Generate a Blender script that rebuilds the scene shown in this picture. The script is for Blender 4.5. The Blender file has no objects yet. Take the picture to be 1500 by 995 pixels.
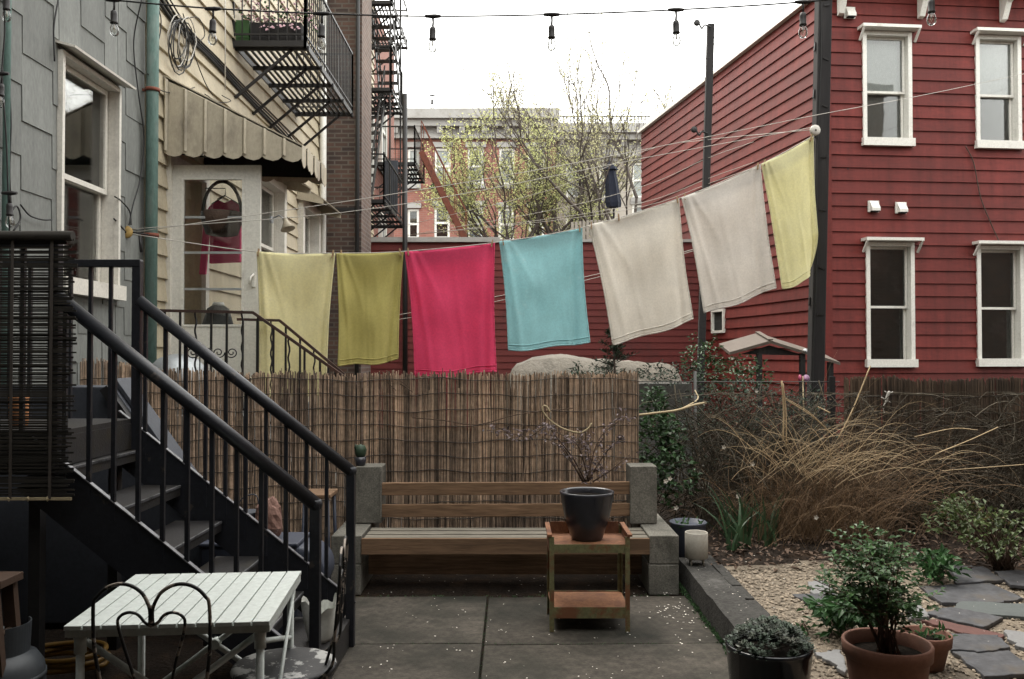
SKYK, CLOUDK, SUNK, EXPO = .03, 1.0, .9, 1.9
import bpy, math, random
from mathutils import Vector, Matrix, noise as mnoise
R = random.Random(7)
C = bpy.context.scene.collection
V = Vector
F = 1250.0
PITCH = math.radians(1.03)
CAMZ = 1.55
sp_, cp_ = math.sin(PITCH), math.cos(PITCH)

def P(px, py, d):
    """point at depth d metres in front of the lens for a photo coordinate"""
    u = (px - 750) / F
    v = (497.5 - py) / F
    dy = cp_ - v * sp_
    t = d / dy
    return V((u * t, d, CAMZ + (sp_ + v * cp_) * t))

def PW(px, py, X):
    """point on the wall plane x = X"""
    return P(px, py, X * F / (px - 750))

def PG(px, py, z=0.0):
    """point on the level z"""
    a = P(px, py, 1.0)
    k = (z - CAMZ) / (a.z - CAMZ)
    return P(px, py, k)

def S(r, g, b):
    f = lambda c: c / 255 / 12.92 if c / 255 <= .04045 else ((c / 255 + .055) / 1.055) ** 2.4
    return (f(r), f(g), f(b))

OFF = {}

class MB:
    def __init__(s):
        s.v = []; s.f = []; s.sm = []; s.mi = []; s.m = 0
    def face(s, pts, smooth=False):
        n = len(s.v)
        s.v.extend([V(p) for p in pts])
        s.f.append(list(range(n, n + len(pts)))); s.sm.append(smooth); s.mi.append(s.m)
    def mesh(s, vs, fs, smooth=False):
        n = len(s.v)
        s.v.extend([V(p) for p in vs])
        for f in fs:
            s.f.append([i + n for i in f]); s.sm.append(smooth); s.mi.append(s.m)
        return s
    def obox(s, c, a, b, d):
        c, a, b, d = V(c), V(a), V(b), V(d)
        if a.cross(b).dot(d) < 0: a = -a
        vs = [c + i * a + j * b + k * d for k in (-1, 1) for j in (-1, 1) for i in (-1, 1)]
        fs = [(0, 2, 3, 1), (4, 5, 7, 6), (0, 1, 5, 4), (2, 6, 7, 3), (0, 4, 6, 2), (1, 3, 7, 5)]
        return s.mesh(vs, fs)
    def box(s, x0, x1, y0, y1, z0, z1):
        return s.obox(((x0 + x1) / 2, (y0 + y1) / 2, (z0 + z1) / 2), ((x1 - x0) / 2, 0, 0), (0, (y1 - y0) / 2, 0), (0, 0, (z1 - z0) / 2))
    def lbox(s, O, u, n, s0, s1, z0, z1, d0, d1):
        """box in wall coordinates: along u, up z, outwards n"""
        O, u, n = V(O), V(u), V(n)
        c = O + u * ((s0 + s1) / 2) + V((0, 0, (z0 + z1) / 2)) + n * ((d0 + d1) / 2)
        return s.obox(c, u * ((s1 - s0) / 2), V((0, 0, (z1 - z0) / 2)), n * ((d1 - d0) / 2))
    def bar(s, p0, p1, w, h, up=(0, 0, 1)):
        p0, p1 = V(p0), V(p1)
        d = (p1 - p0); L = d.length; d.normalize()
        up = V(up)
        if abs(d.dot(up)) > .98: up = V((0, 1, 0))
        x = d.cross(up).normalized(); y = x.cross(d).normalized()
        return s.obox((p0 + p1) / 2, d * (L / 2), x * (w / 2), y * (h / 2))
    def tube(s, pts, r, n=6, smooth=True, cap=True):
        pts = [V(p) for p in pts]
        rs = r if isinstance(r, (list, tuple)) else [r] * len(pts)
        base = len(s.v)
        prev = None
        for i, p in enumerate(pts):
            if i == 0: t = pts[1] - p
            elif i == len(pts) - 1: t = p - pts[i - 1]
            else: t = pts[i + 1] - pts[i - 1]
            if t.length < 1e-9: t = V((0, 0, 1))
            t.normalize()
            if prev is None:
                a = V((0, 0, 1)) if abs(t.z) < .9 else V((1, 0, 0))
                x = t.cross(a).normalized()
            else:
                x = (prev - t * prev.dot(t))
                if x.length < 1e-6: x = t.orthogonal()
                x.normalize()
            prev = x
            y = t.cross(x)
            for k in range(n):
                an = 2 * math.pi * k / n
                s.v.append(p + (x * math.cos(an) + y * math.sin(an)) * rs[i])
        for i in range(len(pts) - 1):
            for k in range(n):
                a = base + i * n + k; b = base + i * n + (k + 1) % n
                s.f.append([a, b, b + n, a + n]); s.sm.append(smooth); s.mi.append(s.m)
        if cap:
            s.f.append([base + k for k in range(n)][::-1]); s.sm.append(False); s.mi.append(s.m)
            e = base + (len(pts) - 1) * n
            s.f.append([e + k for k in range(n)]); s.sm.append(False); s.mi.append(s.m)
        return s
    def lathe(s, prof, c=(0, 0, 0), n=28, smooth=True, axis=None, ox=None):
        """profile of (radius, height) turned about an axis (default up)"""
        c = V(c)
        z = V(axis).normalized() if axis else V((0, 0, 1))
        x = V(ox).normalized() if ox else z.orthogonal().normalized()
        y = z.cross(x)
        base = len(s.v)
        for (r, h) in prof:
            for k in range(n):
                an = 2 * math.pi * k / n
                s.v.append(c + z * h + (x * math.cos(an) + y * math.sin(an)) * r)
        for i in range(len(prof) - 1):
            for k in range(n):
                a = base + i * n + k; b = base + i * n + (k + 1) % n
                s.f.append([a, b, b + n, a + n]); s.sm.append(smooth); s.mi.append(s.m)
        s.f.append([base + k for k in range(n)][::-1]); s.sm.append(False); s.mi.append(s.m)
        e = base + (len(prof) - 1) * n
        s.f.append([e + k for k in range(n)]); s.sm.append(False); s.mi.append(s.m)
        return s
    def prism(s, poly, ext):
        poly = [V(p) for p in poly]; ext = V(ext)
        nrm = V((0, 0, 0))
        for i in range(len(poly)):
            nrm += poly[i].cross(poly[(i + 1) % len(poly)])
        if nrm.dot(ext) > 0: poly = poly[::-1]
        n = len(poly)
        vs = poly + [p + ext for p in poly]
        fs = [list(range(n)), list(range(2 * n - 1, n - 1, -1))]
        for i in range(n):
            j = (i + 1) % n
            fs.append([j, i, i + n, j + n])
        return s.mesh(vs, fs)
    def leaf(s, p, d, nrm, L, w, fold=.25):
        p, d, nrm = V(p), V(d).normalized(), V(nrm)
        side = d.cross(nrm)
        if side.length < 1e-5: side = d.orthogonal()
        side.normalize(); up = side.cross(d)
        m = p + d * L * .5
        t = p + d * L - up * L * .12
        a = m + side * w * .5 + up * w * fold
        b = m - side * w * .5 + up * w * fold
        n = len(s.v)
        s.v.extend([p, a, t, b])
        s.f.append([n, n + 1, n + 2]); s.f.append([n, n + 2, n + 3])
        s.sm += [False, False]; s.mi += [s.m, s.m]
    def build(s, name, mats, parent=None, bevel=0, auto=None):
        me = bpy.data.meshes.new(name)
        if parent is not None:
            off = OFF[parent.name]
        else:
            xs = [p.x for p in s.v]; ys = [p.y for p in s.v]; zs = [p.z for p in s.v]
            off = V(((min(xs) + max(xs)) / 2, (min(ys) + max(ys)) / 2, min(zs)))
        me.from_pydata([p - off for p in s.v], [], s.f)
        me.polygons.foreach_set('use_smooth', s.sm)
        me.polygons.foreach_set('material_index', s.mi)
        for m in (mats if isinstance(mats, (list, tuple)) else [mats]): me.materials.append(m)
        me.update()
        o = bpy.data.objects.new(name, me); C.objects.link(o)
        OFF[o.name] = off
        if parent is not None: o.parent = parent
        else: o.location = off
        if bevel:
            b = o.modifiers.new('bevel', 'BEVEL'); b.width = bevel; b.segments = 2; b.limit_method = 'ANGLE'
        return o

def tag(o, label, cat, group=None, kind=None):
    if label: o['label'] = label
    if cat: o['category'] = cat
    if group: o['group'] = group
    if kind: o['kind'] = kind
    return o

def thing(name, label, cat, loc, group=None, local=False, rz=0):
    o = bpy.data.objects.new(name, None); C.objects.link(o)
    o.location = V(loc); o.rotation_euler.z = rz
    o.empty_display_size = .1
    OFF[o.name] = V((0, 0, 0)) if local else V(loc)
    return tag(o, label, cat, group)

def structure(mb, name, m, **k):
    o = mb.build(name, m, **k); o['kind'] = 'structure'; return o

def copy_tree(o, loc, rz=0, label=None):
    c = o.copy(); C.objects.link(c); c.location = V(loc); c.rotation_euler.z = rz
    if label: c['label'] = label
    for ch in o.children:
        d = ch.copy(); C.objects.link(d); d.parent = c
        for g in ch.children:
            e = g.copy(); C.objects.link(e); e.parent = d
    return c

# ------------------------------------------------------------------ materials
def newmat(name):
    m = bpy.data.materials.new(name); m.use_nodes = True
    nt = m.node_tree
    return m, nt, nt.nodes['Principled BSDF']

def N(nt, t, **k):
    n = nt.nodes.new(t)
    for a, b in k.items():
        if a in n.inputs.keys(): n.inputs[a].default_value = b
        else: setattr(n, a, b)
    return n

def mix(nt, fac, a, b, mode='MIX'):
    n = nt.nodes.new('ShaderNodeMix'); n.data_type = 'RGBA'; n.blend_type = mode
    for sock, val in ((n.inputs[0], fac), (n.inputs[6], a), (n.inputs[7], b)):
        if hasattr(val, 'is_linked') or isinstance(val, bpy.types.NodeSocket): nt.links.new(val, sock)
        else: sock.default_value = val if not isinstance(val, tuple) else (*val[:3], 1)
    return n.outputs[2]

def ramp(nt, src, p0, p1, c0=(0, 0, 0), c1=(1, 1, 1)):
    r = nt.nodes.new('ShaderNodeValToRGB')
    r.color_ramp.elements[0].position = p0; r.color_ramp.elements[0].color = (*c0, 1)
    r.color_ramp.elements[1].position = p1; r.color_ramp.elements[1].color = (*c1, 1)
    nt.links.new(src, r.inputs[0]); return r.outputs[0]

def coords(nt, scale=(1, 1, 1), kind='Object'):
    tc = nt.nodes.new('ShaderNodeTexCoord'); mp = nt.nodes.new('ShaderNodeMapping')
    mp.inputs['Scale'].default_value = scale
    nt.links.new(tc.outputs[kind], mp.inputs[0]); return mp.outputs[0]

def noise(nt, vec, scale, detail=4, rough=.55):
    n = nt.nodes.new('ShaderNodeTexNoise')
    n.inputs['Scale'].default_value = scale; n.inputs['Detail'].default_value = detail; n.inputs['Roughness'].default_value = rough
    nt.links.new(vec, n.inputs['Vector']); return n.outputs['Fac']

def bump(nt, bs, src, strength, dist=.01):
    b = nt.nodes.new('ShaderNodeBump'); b.inputs['Strength'].default_value = strength; b.inputs['Distance'].default_value = dist
    nt.links.new(src, b.inputs['Height']); nt.links.new(b.outputs[0], bs.inputs['Normal'])

def dim(c, k): return tuple(min(1, x * k) for x in c)

def mat(name, col, rough=.6, metal=0, var=.18, vs=3, dirt=None, ds=2.5, dlo=.5, dhi=.75, bmp=.15, bsc=80, island=0, stretch=(1, 1, 1), spec=.4, transl=0, bdist=.004, grain=.12, gsc=45, streak=0):
    m, nt, bs = newmat(name)
    co = coords(nt, stretch)
    n1 = noise(nt, co, vs, 5, .6)
    c = mix(nt, n1, dim(col, 1 - var), dim(col, 1 + var))
    if grain:
        n3 = noise(nt, co, gsc, 3, .7)
        c = mix(nt, 1.0, c, ramp(nt, n3, .3, .7, (1 - grain,) * 3, (1 + grain,) * 3), 'MULTIPLY')
    if streak:
        n4 = noise(nt, coords(nt, (5, 5, .35)), 1.6, 5, .65)
        c = mix(nt, 1.0, c, ramp(nt, n4, .3, .68, (1 - streak,) * 3, (1 + streak * .5,) * 3), 'MULTIPLY')
    if dirt:
        n2 = noise(nt, co, ds, 7, .65)
        c = mix(nt, ramp(nt, n2, dlo, dhi), c, dirt)
    if island:
        g = nt.nodes.new('ShaderNodeNewGeometry')
        k = ramp(nt, g.outputs['Random Per Island'], 0, 1, (1 - island,) * 3, (1 + island,) * 3)
        c = mix(nt, 1.0, c, k, 'MULTIPLY')
    nt.links.new(c, bs.inputs['Base Color'])
    bs.inputs['Roughness'].default_value = rough; bs.inputs['Metallic'].default_value = metal
    bs.inputs['Specular IOR Level'].default_value = spec
    if bmp:
        bump(nt, bs, noise(nt, co, bsc, 4, .6), bmp, bdist)
    if transl:
        tr = nt.nodes.new('ShaderNodeBsdfTranslucent'); nt.links.new(c, tr.inputs[0])
        mx = nt.nodes.new('ShaderNodeMixShader'); mx.inputs[0].default_value = transl
        nt.links.new(bs.outputs[0], mx.inputs[1]); nt.links.new(tr.outputs[0], mx.inputs[2])
        nt.links.new(mx.outputs[0], nt.nodes['Material Output'].inputs[0])
    return m

def brickmat(name, c1, c2, mortar, axes='xz', bw=.21, bh=.068, ms=.011, var=.3):
    m, nt, bs = newmat(name)
    tc = nt.nodes.new('ShaderNodeTexCoord')
    sx = nt.nodes.new('ShaderNodeSeparateXYZ'); nt.links.new(tc.outputs['Object'], sx.inputs[0])
    cx = nt.nodes.new('ShaderNodeCombineXYZ')
    nt.links.new(sx.outputs['XYZ'.index(axes[0].upper())], cx.inputs[0]); nt.links.new(sx.outputs['XYZ'.index(axes[1].upper())], cx.inputs[1])
    b = nt.nodes.new('ShaderNodeTexBrick')
    b.inputs['Scale'].default_value = 1; b.inputs['Brick Width'].default_value = bw; b.inputs['Row Height'].default_value = bh
    b.inputs['Mortar Size'].default_value = ms; b.inputs['Bias'].default_value = 0
    b.inputs['Color1'].default_value = (*c1, 1); b.inputs['Color2'].default_value = (*c2, 1); b.inputs['Mortar'].default_value = (*mortar, 1)
    nt.links.new(cx.outputs[0], b.inputs['Vector'])
    n = noise(nt, tc.outputs['Object'], 1.3, 6, .7)
    k = ramp(nt, n, .25, .75, (1 - var,) * 3, (1 + var,) * 3)
    c = mix(nt, 1.0, b.outputs['Color'], k, 'MULTIPLY')
    nt.links.new(c, bs.inputs['Base Color']); bs.inputs['Roughness'].default_value = .85
    bump(nt, bs, b.outputs['Fac'], -.6, .008)
    return m

def glassmat(name, tint=(.02, .025, .025), refl=1.0, alpha=.8):
    """clear pane: mostly transparent, glossy reflection by angle"""
    m, nt, bs = newmat(name)
    nt.nodes.remove(bs)
    fr = nt.nodes.new('ShaderNodeFresnel'); fr.inputs[0].default_value = 1.52
    gl = nt.nodes.new('ShaderNodeBsdfGlossy'); gl.inputs['Roughness'].default_value = .02; gl.inputs['Color'].default_value = (refl, refl, refl, 1)
    tr = nt.nodes.new('ShaderNodeBsdfTransparent'); tr.inputs[0].default_value = (alpha, alpha * 1.01, alpha, 1)
    ad = nt.nodes.new('ShaderNodeMath'); ad.operation = 'MULTIPLY'; ad.inputs[1].default_value = .9; ad.use_clamp = True
    nt.links.new(fr.outputs[0], ad.inputs[0])
    co = coords(nt); bp = nt.nodes.new('ShaderNodeBump'); bp.inputs['Strength'].default_value = .06; bp.inputs['Distance'].default_value = .02
    nt.links.new(noise(nt, co, 2.2, 2), bp.inputs['Height']); nt.links.new(bp.outputs[0], gl.inputs['Normal'])
    mx = nt.nodes.new('ShaderNodeMixShader')
    nt.links.new(ad.outputs[0], mx.inputs[0]); nt.links.new(tr.outputs[0], mx.inputs[1]); nt.links.new(gl.outputs[0], mx.inputs[2])
    nt.links.new(mx.outputs[0], nt.nodes['Material Output'].inputs[0])
    return m

def towelmat(name, col, col2=None):
    m, nt, bs = newmat(name)
    co = coords(nt)
    n = noise(nt, co, 2.3, 5, .65)
    n3 = noise(nt, co, 55, 3, .7)
    c = mix(nt, ramp(nt, n, .3, .7), dim(col, .9), dim(col, 1.07))
    if col2:
        c = mix(nt, ramp(nt, noise(nt, co, 3.6, 6, .75), .60, .74), c, col2)
    c = mix(nt, ramp(nt, n3, .3, .7), c, mix(nt, .38, c, dim(col, .62)))
    nt.links.new(c, bs.inputs['Base Color']); bs.inputs['Roughness'].default_value = .95; bs.inputs['Specular IOR Level'].default_value = .1
    bs.inputs['Sheen Weight'].default_value = .15
    bump(nt, bs, noise(nt, co, 240, 3, .7), .5, .004)
    tr = nt.nodes.new('ShaderNodeBsdfTranslucent'); nt.links.new(c, tr.inputs[0])
    mx = nt.nodes.new('ShaderNodeMixShader'); mx.inputs[0].default_value = .34
    nt.links.new(bs.outputs[0], mx.inputs[1]); nt.links.new(tr.outputs[0], mx.inputs[2])
    nt.links.new(mx.outputs[0], nt.nodes['Material Output'].inputs[0])
    return m

M = {}
M['grey_siding'] = mat('grey_siding', (.175, .182, .170), .8, var=.16, vs=1.2, dirt=(.115, .12, .112), ds=1.6, island=.12, bmp=.25, bsc=60, stretch=(1, 1, .35), grain=.15, streak=.15)
M['cream_siding'] = mat('cream_siding', (0.4485, 0.391, 0.2818), .6, var=.08, vs=.8, dirt=(0.253, 0.2185, 0.161), ds=1.3, dlo=.55, dhi=.8, bmp=.06, streak=.15, island=.05)
M['red_siding'] = mat('red_siding', (.135, .0225, .0185), .65, var=.2, vs=.8, dirt=(.085, .018, .016), ds=.9, dlo=.48, dhi=.8, bmp=.12, bsc=30, stretch=(.5, .5, 1.8), grain=.16, gsc=14, spec=.25, island=.13, streak=.32)
M['red_siding_dark'] = mat('old_red_boards', (0.1275, 0.0195, 0.0165), .7, var=.2, vs=1.4, dirt=(0.06, 0.015, 0.0135), ds=1.5, bmp=.15)
M['white_paint'] = mat('white_paint', (.66, .65, .60), .5, var=.05, vs=4, dirt=(.42, .40, .36), ds=5, dlo=.58, dhi=.8, bmp=.05)
M['grey_white'] = mat('grey_white_paint', (0.625, 0.6, 0.5375), .55, var=.06, vs=3, dirt=(0.375, 0.35, 0.3125), ds=3, dlo=.55, dhi=.8, bmp=.05)
M['door_white'] = mat('door_white', (0.611, 0.598, 0.546), .5, var=.05, vs=2, dirt=(0.429, 0.416, 0.377), ds=2, dlo=.55, dhi=.85, bmp=.03)
M['teal'] = mat('teal_paint', (.15, .245, .22), .55, var=.2, vs=2.5, dirt=(.26, .31, .285), ds=6, dlo=.48, dhi=.7, bmp=.2, bsc=30, stretch=(1, 1, .3), grain=.2)
M['awning'] = mat('awning_tan', (.40, .355, .27), .55, var=.14, vs=2.2, dirt=(.19, .165, .13), ds=3.2, dlo=.54, dhi=.74, bmp=.1, stretch=(1, 1, .5))
M['black_iron'] = mat('black_iron', (.022, .021, .021), .5, metal=.3, var=.3, vs=6, dirt=(.05, .028, .018), ds=4, dlo=.6, dhi=.8, bmp=.2)
M['rail_paint'] = mat('rail_paint', (.0125, .0135, .0175), .42, metal=.1, var=.3, vs=5, dirt=(.05, .042, .036), ds=9, dlo=.62, dhi=.66, bmp=.2, bsc=70, spec=.5, grain=.3)
M['tread'] = mat('tread_plate', (0.027, 0.0252, 0.0252), .5, metal=.2, var=.3, vs=8, dirt=(0.036, 0.03, 0.018), ds=5, bmp=.5, bsc=90, spec=.5)
M['dark_wood'] = mat('dark_stained_wood', (.06, .034, .021), .8, var=.3, vs=4, bmp=.2, stretch=(.3, 1.5, 1.5))
M['nosing_metal'] = mat('nosing_highlight', (.24, .24, .245), .4, metal=.4, var=.4, vs=14, dirt=(.06, .06, .06), ds=12, dlo=.5, dhi=.65)  # pale metal; the tread edge highlight is put into its colour
M['chain_wire'] = mat('dull_wire', (.10, .10, .095), .6, metal=.3, bmp=0)
M['old_iron'] = mat('rusty_black_iron', (.045, .024, .018), .7, var=.4, vs=8, dirt=(.085, .035, .02), ds=8)
M['grey_coping'] = mat('grey_coping', (.36, .35, .33), .7, var=.15, vs=2, dirt=(.22, .21, .2), ds=2)
M['worn_edge'] = mat('worn_edge', (.16, .16, .17), .4, metal=.5, var=.35, vs=14, dirt=(.05, .05, .05), ds=12, dlo=.5, dhi=.65)
M['rust_iron'] = mat('rusty_iron', (.16, .05, .03), .8, var=.35, vs=5, dirt=(.05, .025, .02), ds=6)
M['rust'] = mat('rust', (.21, .092, .042), .85, var=.4, vs=7, dirt=(.085, .034, .02), ds=6, dlo=.42, dhi=.7, bmp=.4, bsc=70, grain=.3)
M['rust_green'] = mat('green_paint_with_rust', (.135, .13, .06), .65, var=.2, vs=6, dirt=(.15, .062, .028), ds=9, dlo=.48, dhi=.6, bmp=.3, bsc=60, grain=.3)
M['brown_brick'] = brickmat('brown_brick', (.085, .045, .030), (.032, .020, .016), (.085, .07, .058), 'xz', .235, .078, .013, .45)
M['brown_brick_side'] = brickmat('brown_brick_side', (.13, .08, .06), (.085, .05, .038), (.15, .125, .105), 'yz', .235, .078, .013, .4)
M['row_brick'] = brickmat('row_brick', (0.238, 0.0918, 0.068), (0.1972, 0.0714, 0.0544), (0.2244, 0.1292, 0.102), 'xz', .3, .09, .012, .2)
M['row_brick_side'] = brickmat('row_brick_side', (0.238, 0.0918, 0.068), (0.1972, 0.0714, 0.0544), (0.2244, 0.1292, 0.102), 'yz', .3, .09, .012, .2)
M['cornice'] = mat('cornice_grey', (0.2992, 0.2924, 0.2788), .7, var=.15, vs=1, dirt=(0.204, 0.1904, 0.17), ds=1.5)
M['pale_wall'] = mat('pale_wall', (0.3456, 0.3168, 0.2736), .8, var=.1, vs=.6, dirt=(0.2736, 0.2376, 0.2016), ds=.8)
M['inside_shade'] = mat('inside_shade', (.012, .013, .014), .9, var=.4, vs=2, bmp=0)  # near-black colour stands in for shade inside rooms, awning and holes
M['shade_cloth'] = mat('shade_cloth', (.72, .76, .75), .9, var=.06, vs=3, bmp=.05, stretch=(3, 3, .4))
M['curtain_grey'] = mat('curtain_grey', (.26, .27, .26), .9, var=.14, vs=4, bmp=.05, stretch=(3, 3, .5))
M['curtain_blue'] = mat('curtain_blue', (.36, .40, .44), .9, var=.1, vs=4, bmp=0)
M['curtain_dark'] = mat('curtain_dark', (0.0192, 0.0224, 0.0208), .8, var=.5, vs=2.5, dirt=(0.08, 0.088, 0.0832), ds=3, dlo=.55, dhi=.8, bmp=0)
M['glass'] = glassmat('window_glass')
M['bulb_glass'] = glassmat('bulb_glass', alpha=.93)
M['concrete'] = mat('slab_concrete', (0.05456, 0.04752, 0.03872), .85, var=.45, vs=1.3, dirt=(0.01584, 0.01628, 0.01232), ds=1.6, dlo=.42, dhi=.66, island=.32, bmp=.5, bsc=110, grain=.38, gsc=26, spec=.2)
M['block'] = mat('concrete_block', (0.1665, 0.1575, 0.135), .9, var=.25, vs=5, dirt=(0.0765, 0.0765, 0.063), ds=6, dlo=.48, dhi=.72, island=.12, bmp=.8, bsc=120, grain=.4, gsc=90, spec=.2)
M['kerb'] = mat('old_kerb_concrete', (0.048, 0.04608, 0.04224), .9, var=.4, vs=4, dirt=(0.1088, 0.1056, 0.0992), ds=4.5, dlo=.60, dhi=.70, bmp=.8, bsc=60, grain=.4, gsc=40, spec=.2, bdist=.01)
M['soil'] = mat('dark_soil', (.026, .020, .016), .97, var=.5, vs=6, dirt=(.055, .035, .022), ds=5, dlo=.5, dhi=.72, bmp=1, bsc=40, bdist=.02, spec=.08, grain=.5, gsc=60)
M['potting'] = mat('potting_soil', (0.0108, 0.0084, 0.0066), .97, var=.5, vs=20, bmp=1, bsc=90, bdist=.01, spec=.05, grain=.5)
M['gravel_base'] = mat('gravel_base', (0.18, 0.147, 0.108), .9, var=.4, vs=30, dirt=(0.072, 0.057, 0.042), ds=3, dlo=.5, dhi=.75, bmp=1, bsc=70, bdist=.012)
M['pebble'] = mat('pebble', (0.252, 0.207, 0.156), .85, var=.15, vs=9, island=.45, bmp=.1)
M['slate'] = mat('slate_flagstone', (.062, .063, .068), .75, var=.35, vs=3, dirt=(.075, .062, .046), ds=4, dlo=.52, dhi=.72, bmp=.6, bsc=30, grain=.3, gsc=22, spec=.3)
M['slate_green'] = mat('green_slate', (0.07425, 0.08525, 0.0825), .7, var=.2, vs=3, dirt=(0.0495, 0.055, 0.055), ds=3, bmp=.35, bsc=40)
M['slate_pale'] = mat('pale_slate', (0.1728, 0.1728, 0.1728), .7, var=.15, vs=3, dirt=(0.1056, 0.1008, 0.096), ds=4, bmp=.3, bsc=40)
M['red_stone'] = mat('red_paver', (0.09392, 0.04144, 0.03426), .8, var=.2, vs=4, bmp=.3, bsc=50)
M['terracotta'] = mat('terracotta', (0.15, 0.068, 0.045), .8, var=.15, vs=4, dirt=(0.09, 0.055, 0.04), ds=4, dlo=.5, dhi=.75, bmp=.2, bsc=90)
M['blue_glaze'] = mat('blue_black_glaze', (.022, .023, .03), .28, var=.3, vs=6, dirt=(.05, .05, .06), ds=5, dlo=.5, dhi=.8, bmp=.08, bsc=30, spec=.6)
M['black_glaze'] = mat('black_glaze', (.008, .009, .011), .15, var=.3, vs=6, bmp=.03, spec=.6)
M['white_pot'] = mat('off_white_pot', (0.368, 0.344, 0.296), .6, var=.08, vs=6, dirt=(0.264, 0.24, 0.2), ds=6, bmp=.05)
M['blue_plastic'] = mat('slate_blue_plastic', (0.042, 0.049, 0.07), .5, var=.15, vs=4, bmp=.05)
M['slate_paint'] = mat('slate_blue_paint', (0.04875, 0.0533, 0.065), .65, var=.2, vs=3, dirt=(0.0325, 0.03575, 0.04225), ds=3, bmp=.1)
M['bench_wood'] = mat('bench_wood', (.21, .130, .078), .75, var=.35, vs=4, dirt=(.10, .064, .04), ds=3, dlo=.45, dhi=.72, island=.18, bmp=.5, bsc=25, stretch=(.12, 1.6, 1.6), grain=.4, gsc=45, spec=.2)
M['grey_wood'] = mat('weathered_seat_wood', (0.1995, 0.1805, 0.1472), .85, var=.35, vs=4, dirt=(0.095, 0.0836, 0.0665), ds=3, island=.18, bmp=.5, bsc=25, stretch=(.12, 1.6, 1.6), grain=.4, gsc=45, spec=.2)
M['post_wood'] = mat('old_pole_wood', (0.0192, 0.018, 0.0186), .85, var=.45, vs=5, dirt=(0.039, 0.036, 0.0348), ds=5, dlo=.5, dhi=.75, bmp=.6, bsc=20, stretch=(2, 2, .12))
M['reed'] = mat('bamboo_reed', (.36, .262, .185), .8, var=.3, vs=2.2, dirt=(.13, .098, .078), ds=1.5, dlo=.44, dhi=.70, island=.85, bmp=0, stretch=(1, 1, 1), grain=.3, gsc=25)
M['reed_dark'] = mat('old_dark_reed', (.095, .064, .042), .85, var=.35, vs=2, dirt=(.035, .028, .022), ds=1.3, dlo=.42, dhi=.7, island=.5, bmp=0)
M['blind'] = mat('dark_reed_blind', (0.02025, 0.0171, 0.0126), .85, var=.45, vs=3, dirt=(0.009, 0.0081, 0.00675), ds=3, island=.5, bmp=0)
M['wire'] = mat('binding_wire', (.06, .05, .042), .7, bmp=0)
M['table_white'] = mat('table_white', (0.4928, 0.528, 0.5016), .55, var=.05, vs=6, dirt=(0.3344, 0.352, 0.3256), ds=5, dlo=.58, dhi=.8, island=.03, bmp=.05, spec=.25)
M['chair_iron'] = mat('chipped_black_iron', (.015, .0145, .0145), .5, metal=.2, var=.3, vs=8, dirt=(.26, .22, .185), ds=16, dlo=.545, dhi=.57, bmp=.2)
M['peeling'] = mat('peeling_seat_paint', (0.0196, 0.0196, 0.021), .6, var=.3, vs=5, dirt=(0.315, 0.315, 0.301), ds=7, dlo=.55, dhi=.585, bmp=.4, bsc=30)
M['peeling_white'] = mat('peeling_white_seat_paint', (.5, .49, .45), .6, var=.1, vs=5, dirt=(.04, .035, .03), ds=8, dlo=.55, dhi=.585, bmp=.4, bsc=30)
M['tank'] = mat('propane_grey', (0.04284, 0.04788, 0.05292), .45, var=.1, vs=4, dirt=(0.0252, 0.02646, 0.02772), ds=4, bmp=.05)
M['hose'] = mat('yellow_hose', (0.176, 0.0935, 0.011), .5, var=.2, vs=5, bmp=.05)
M['galv'] = mat('galvanised_metal', (.36, .38, .39), .45, metal=.5, var=.12, vs=5, dirt=(.22, .23, .23), ds=5, bmp=.08)
M['rock'] = mat('pink_rock', (.20, .11, .085), .85, var=.25, vs=7, dirt=(.42, .34, .30), ds=7, dlo=.58, dhi=.68, bmp=.8, bsc=12, bdist=.02)
M['cord'] = mat('black_cord', (.015, .015, .015), .6, bmp=0)
M['cable_brown'] = mat('brown_cable', (.05, .035, .025), .7, bmp=0)
M['rope'] = mat('clothesline_rope', (.42, .40, .36), .8, bmp=0)
M['vine_rope'] = mat('pale_vine', (.42, .34, .21), .85, var=.25, vs=6, bmp=.2)
M['pin_wood'] = mat('clothespin_wood', (.30, .20, .11), .7, bmp=0, island=.2)
M['pulley_yellow'] = mat('worn_yellow_pulley', (.36, .24, .075), .6, var=.3, vs=20)
M['pulley_white'] = mat('white_pulley', (.6, .58, .52), .5, var=.1)
M['socket'] = mat('black_socket', (.02, .018, .018), .5, bmp=0)
M['filament'] = mat('bulb_stem', (.6, .55, .45), .4, bmp=0)
M['pink_cloth'] = mat('pink_cloth', (.62, .06, .17), .9, var=.12, vs=6, bmp=.2, bsc=40)
M['dark_cloth'] = mat('dark_grey_cloth', (.045, .047, .045), .9, var=.3, vs=6, bmp=.2, bsc=30)
M['basket'] = mat('dark_wicker', (.05, .03, .02), .8, var=.4, vs=9, bmp=.8, bsc=60, bdist=.01)
M['navy'] = mat('navy_canvas', (0.0099, 0.0135, 0.027), .85, var=.2, vs=4, bmp=.1)
M['tarp'] = mat('pale_tarp', (.165, .148, .122), .85, var=.25, vs=2, dirt=(.09, .08, .065), ds=2.4, bmp=.8, bsc=9, bdist=.04, grain=.2)
M['conc_wall'] = mat('grey_render', (0.12, 0.12, 0.112), .9, var=.2, vs=2, dirt=(0.104, 0.104, 0.096), ds=1.7, bmp=.2)
M['plywood'] = mat('bleached_boards', (0.1155, 0.0945, 0.07875), .8, var=.2, vs=3, dirt=(0.07, 0.05425, 0.04375), ds=3, bmp=.2, stretch=(1, .2, 1))
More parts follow.
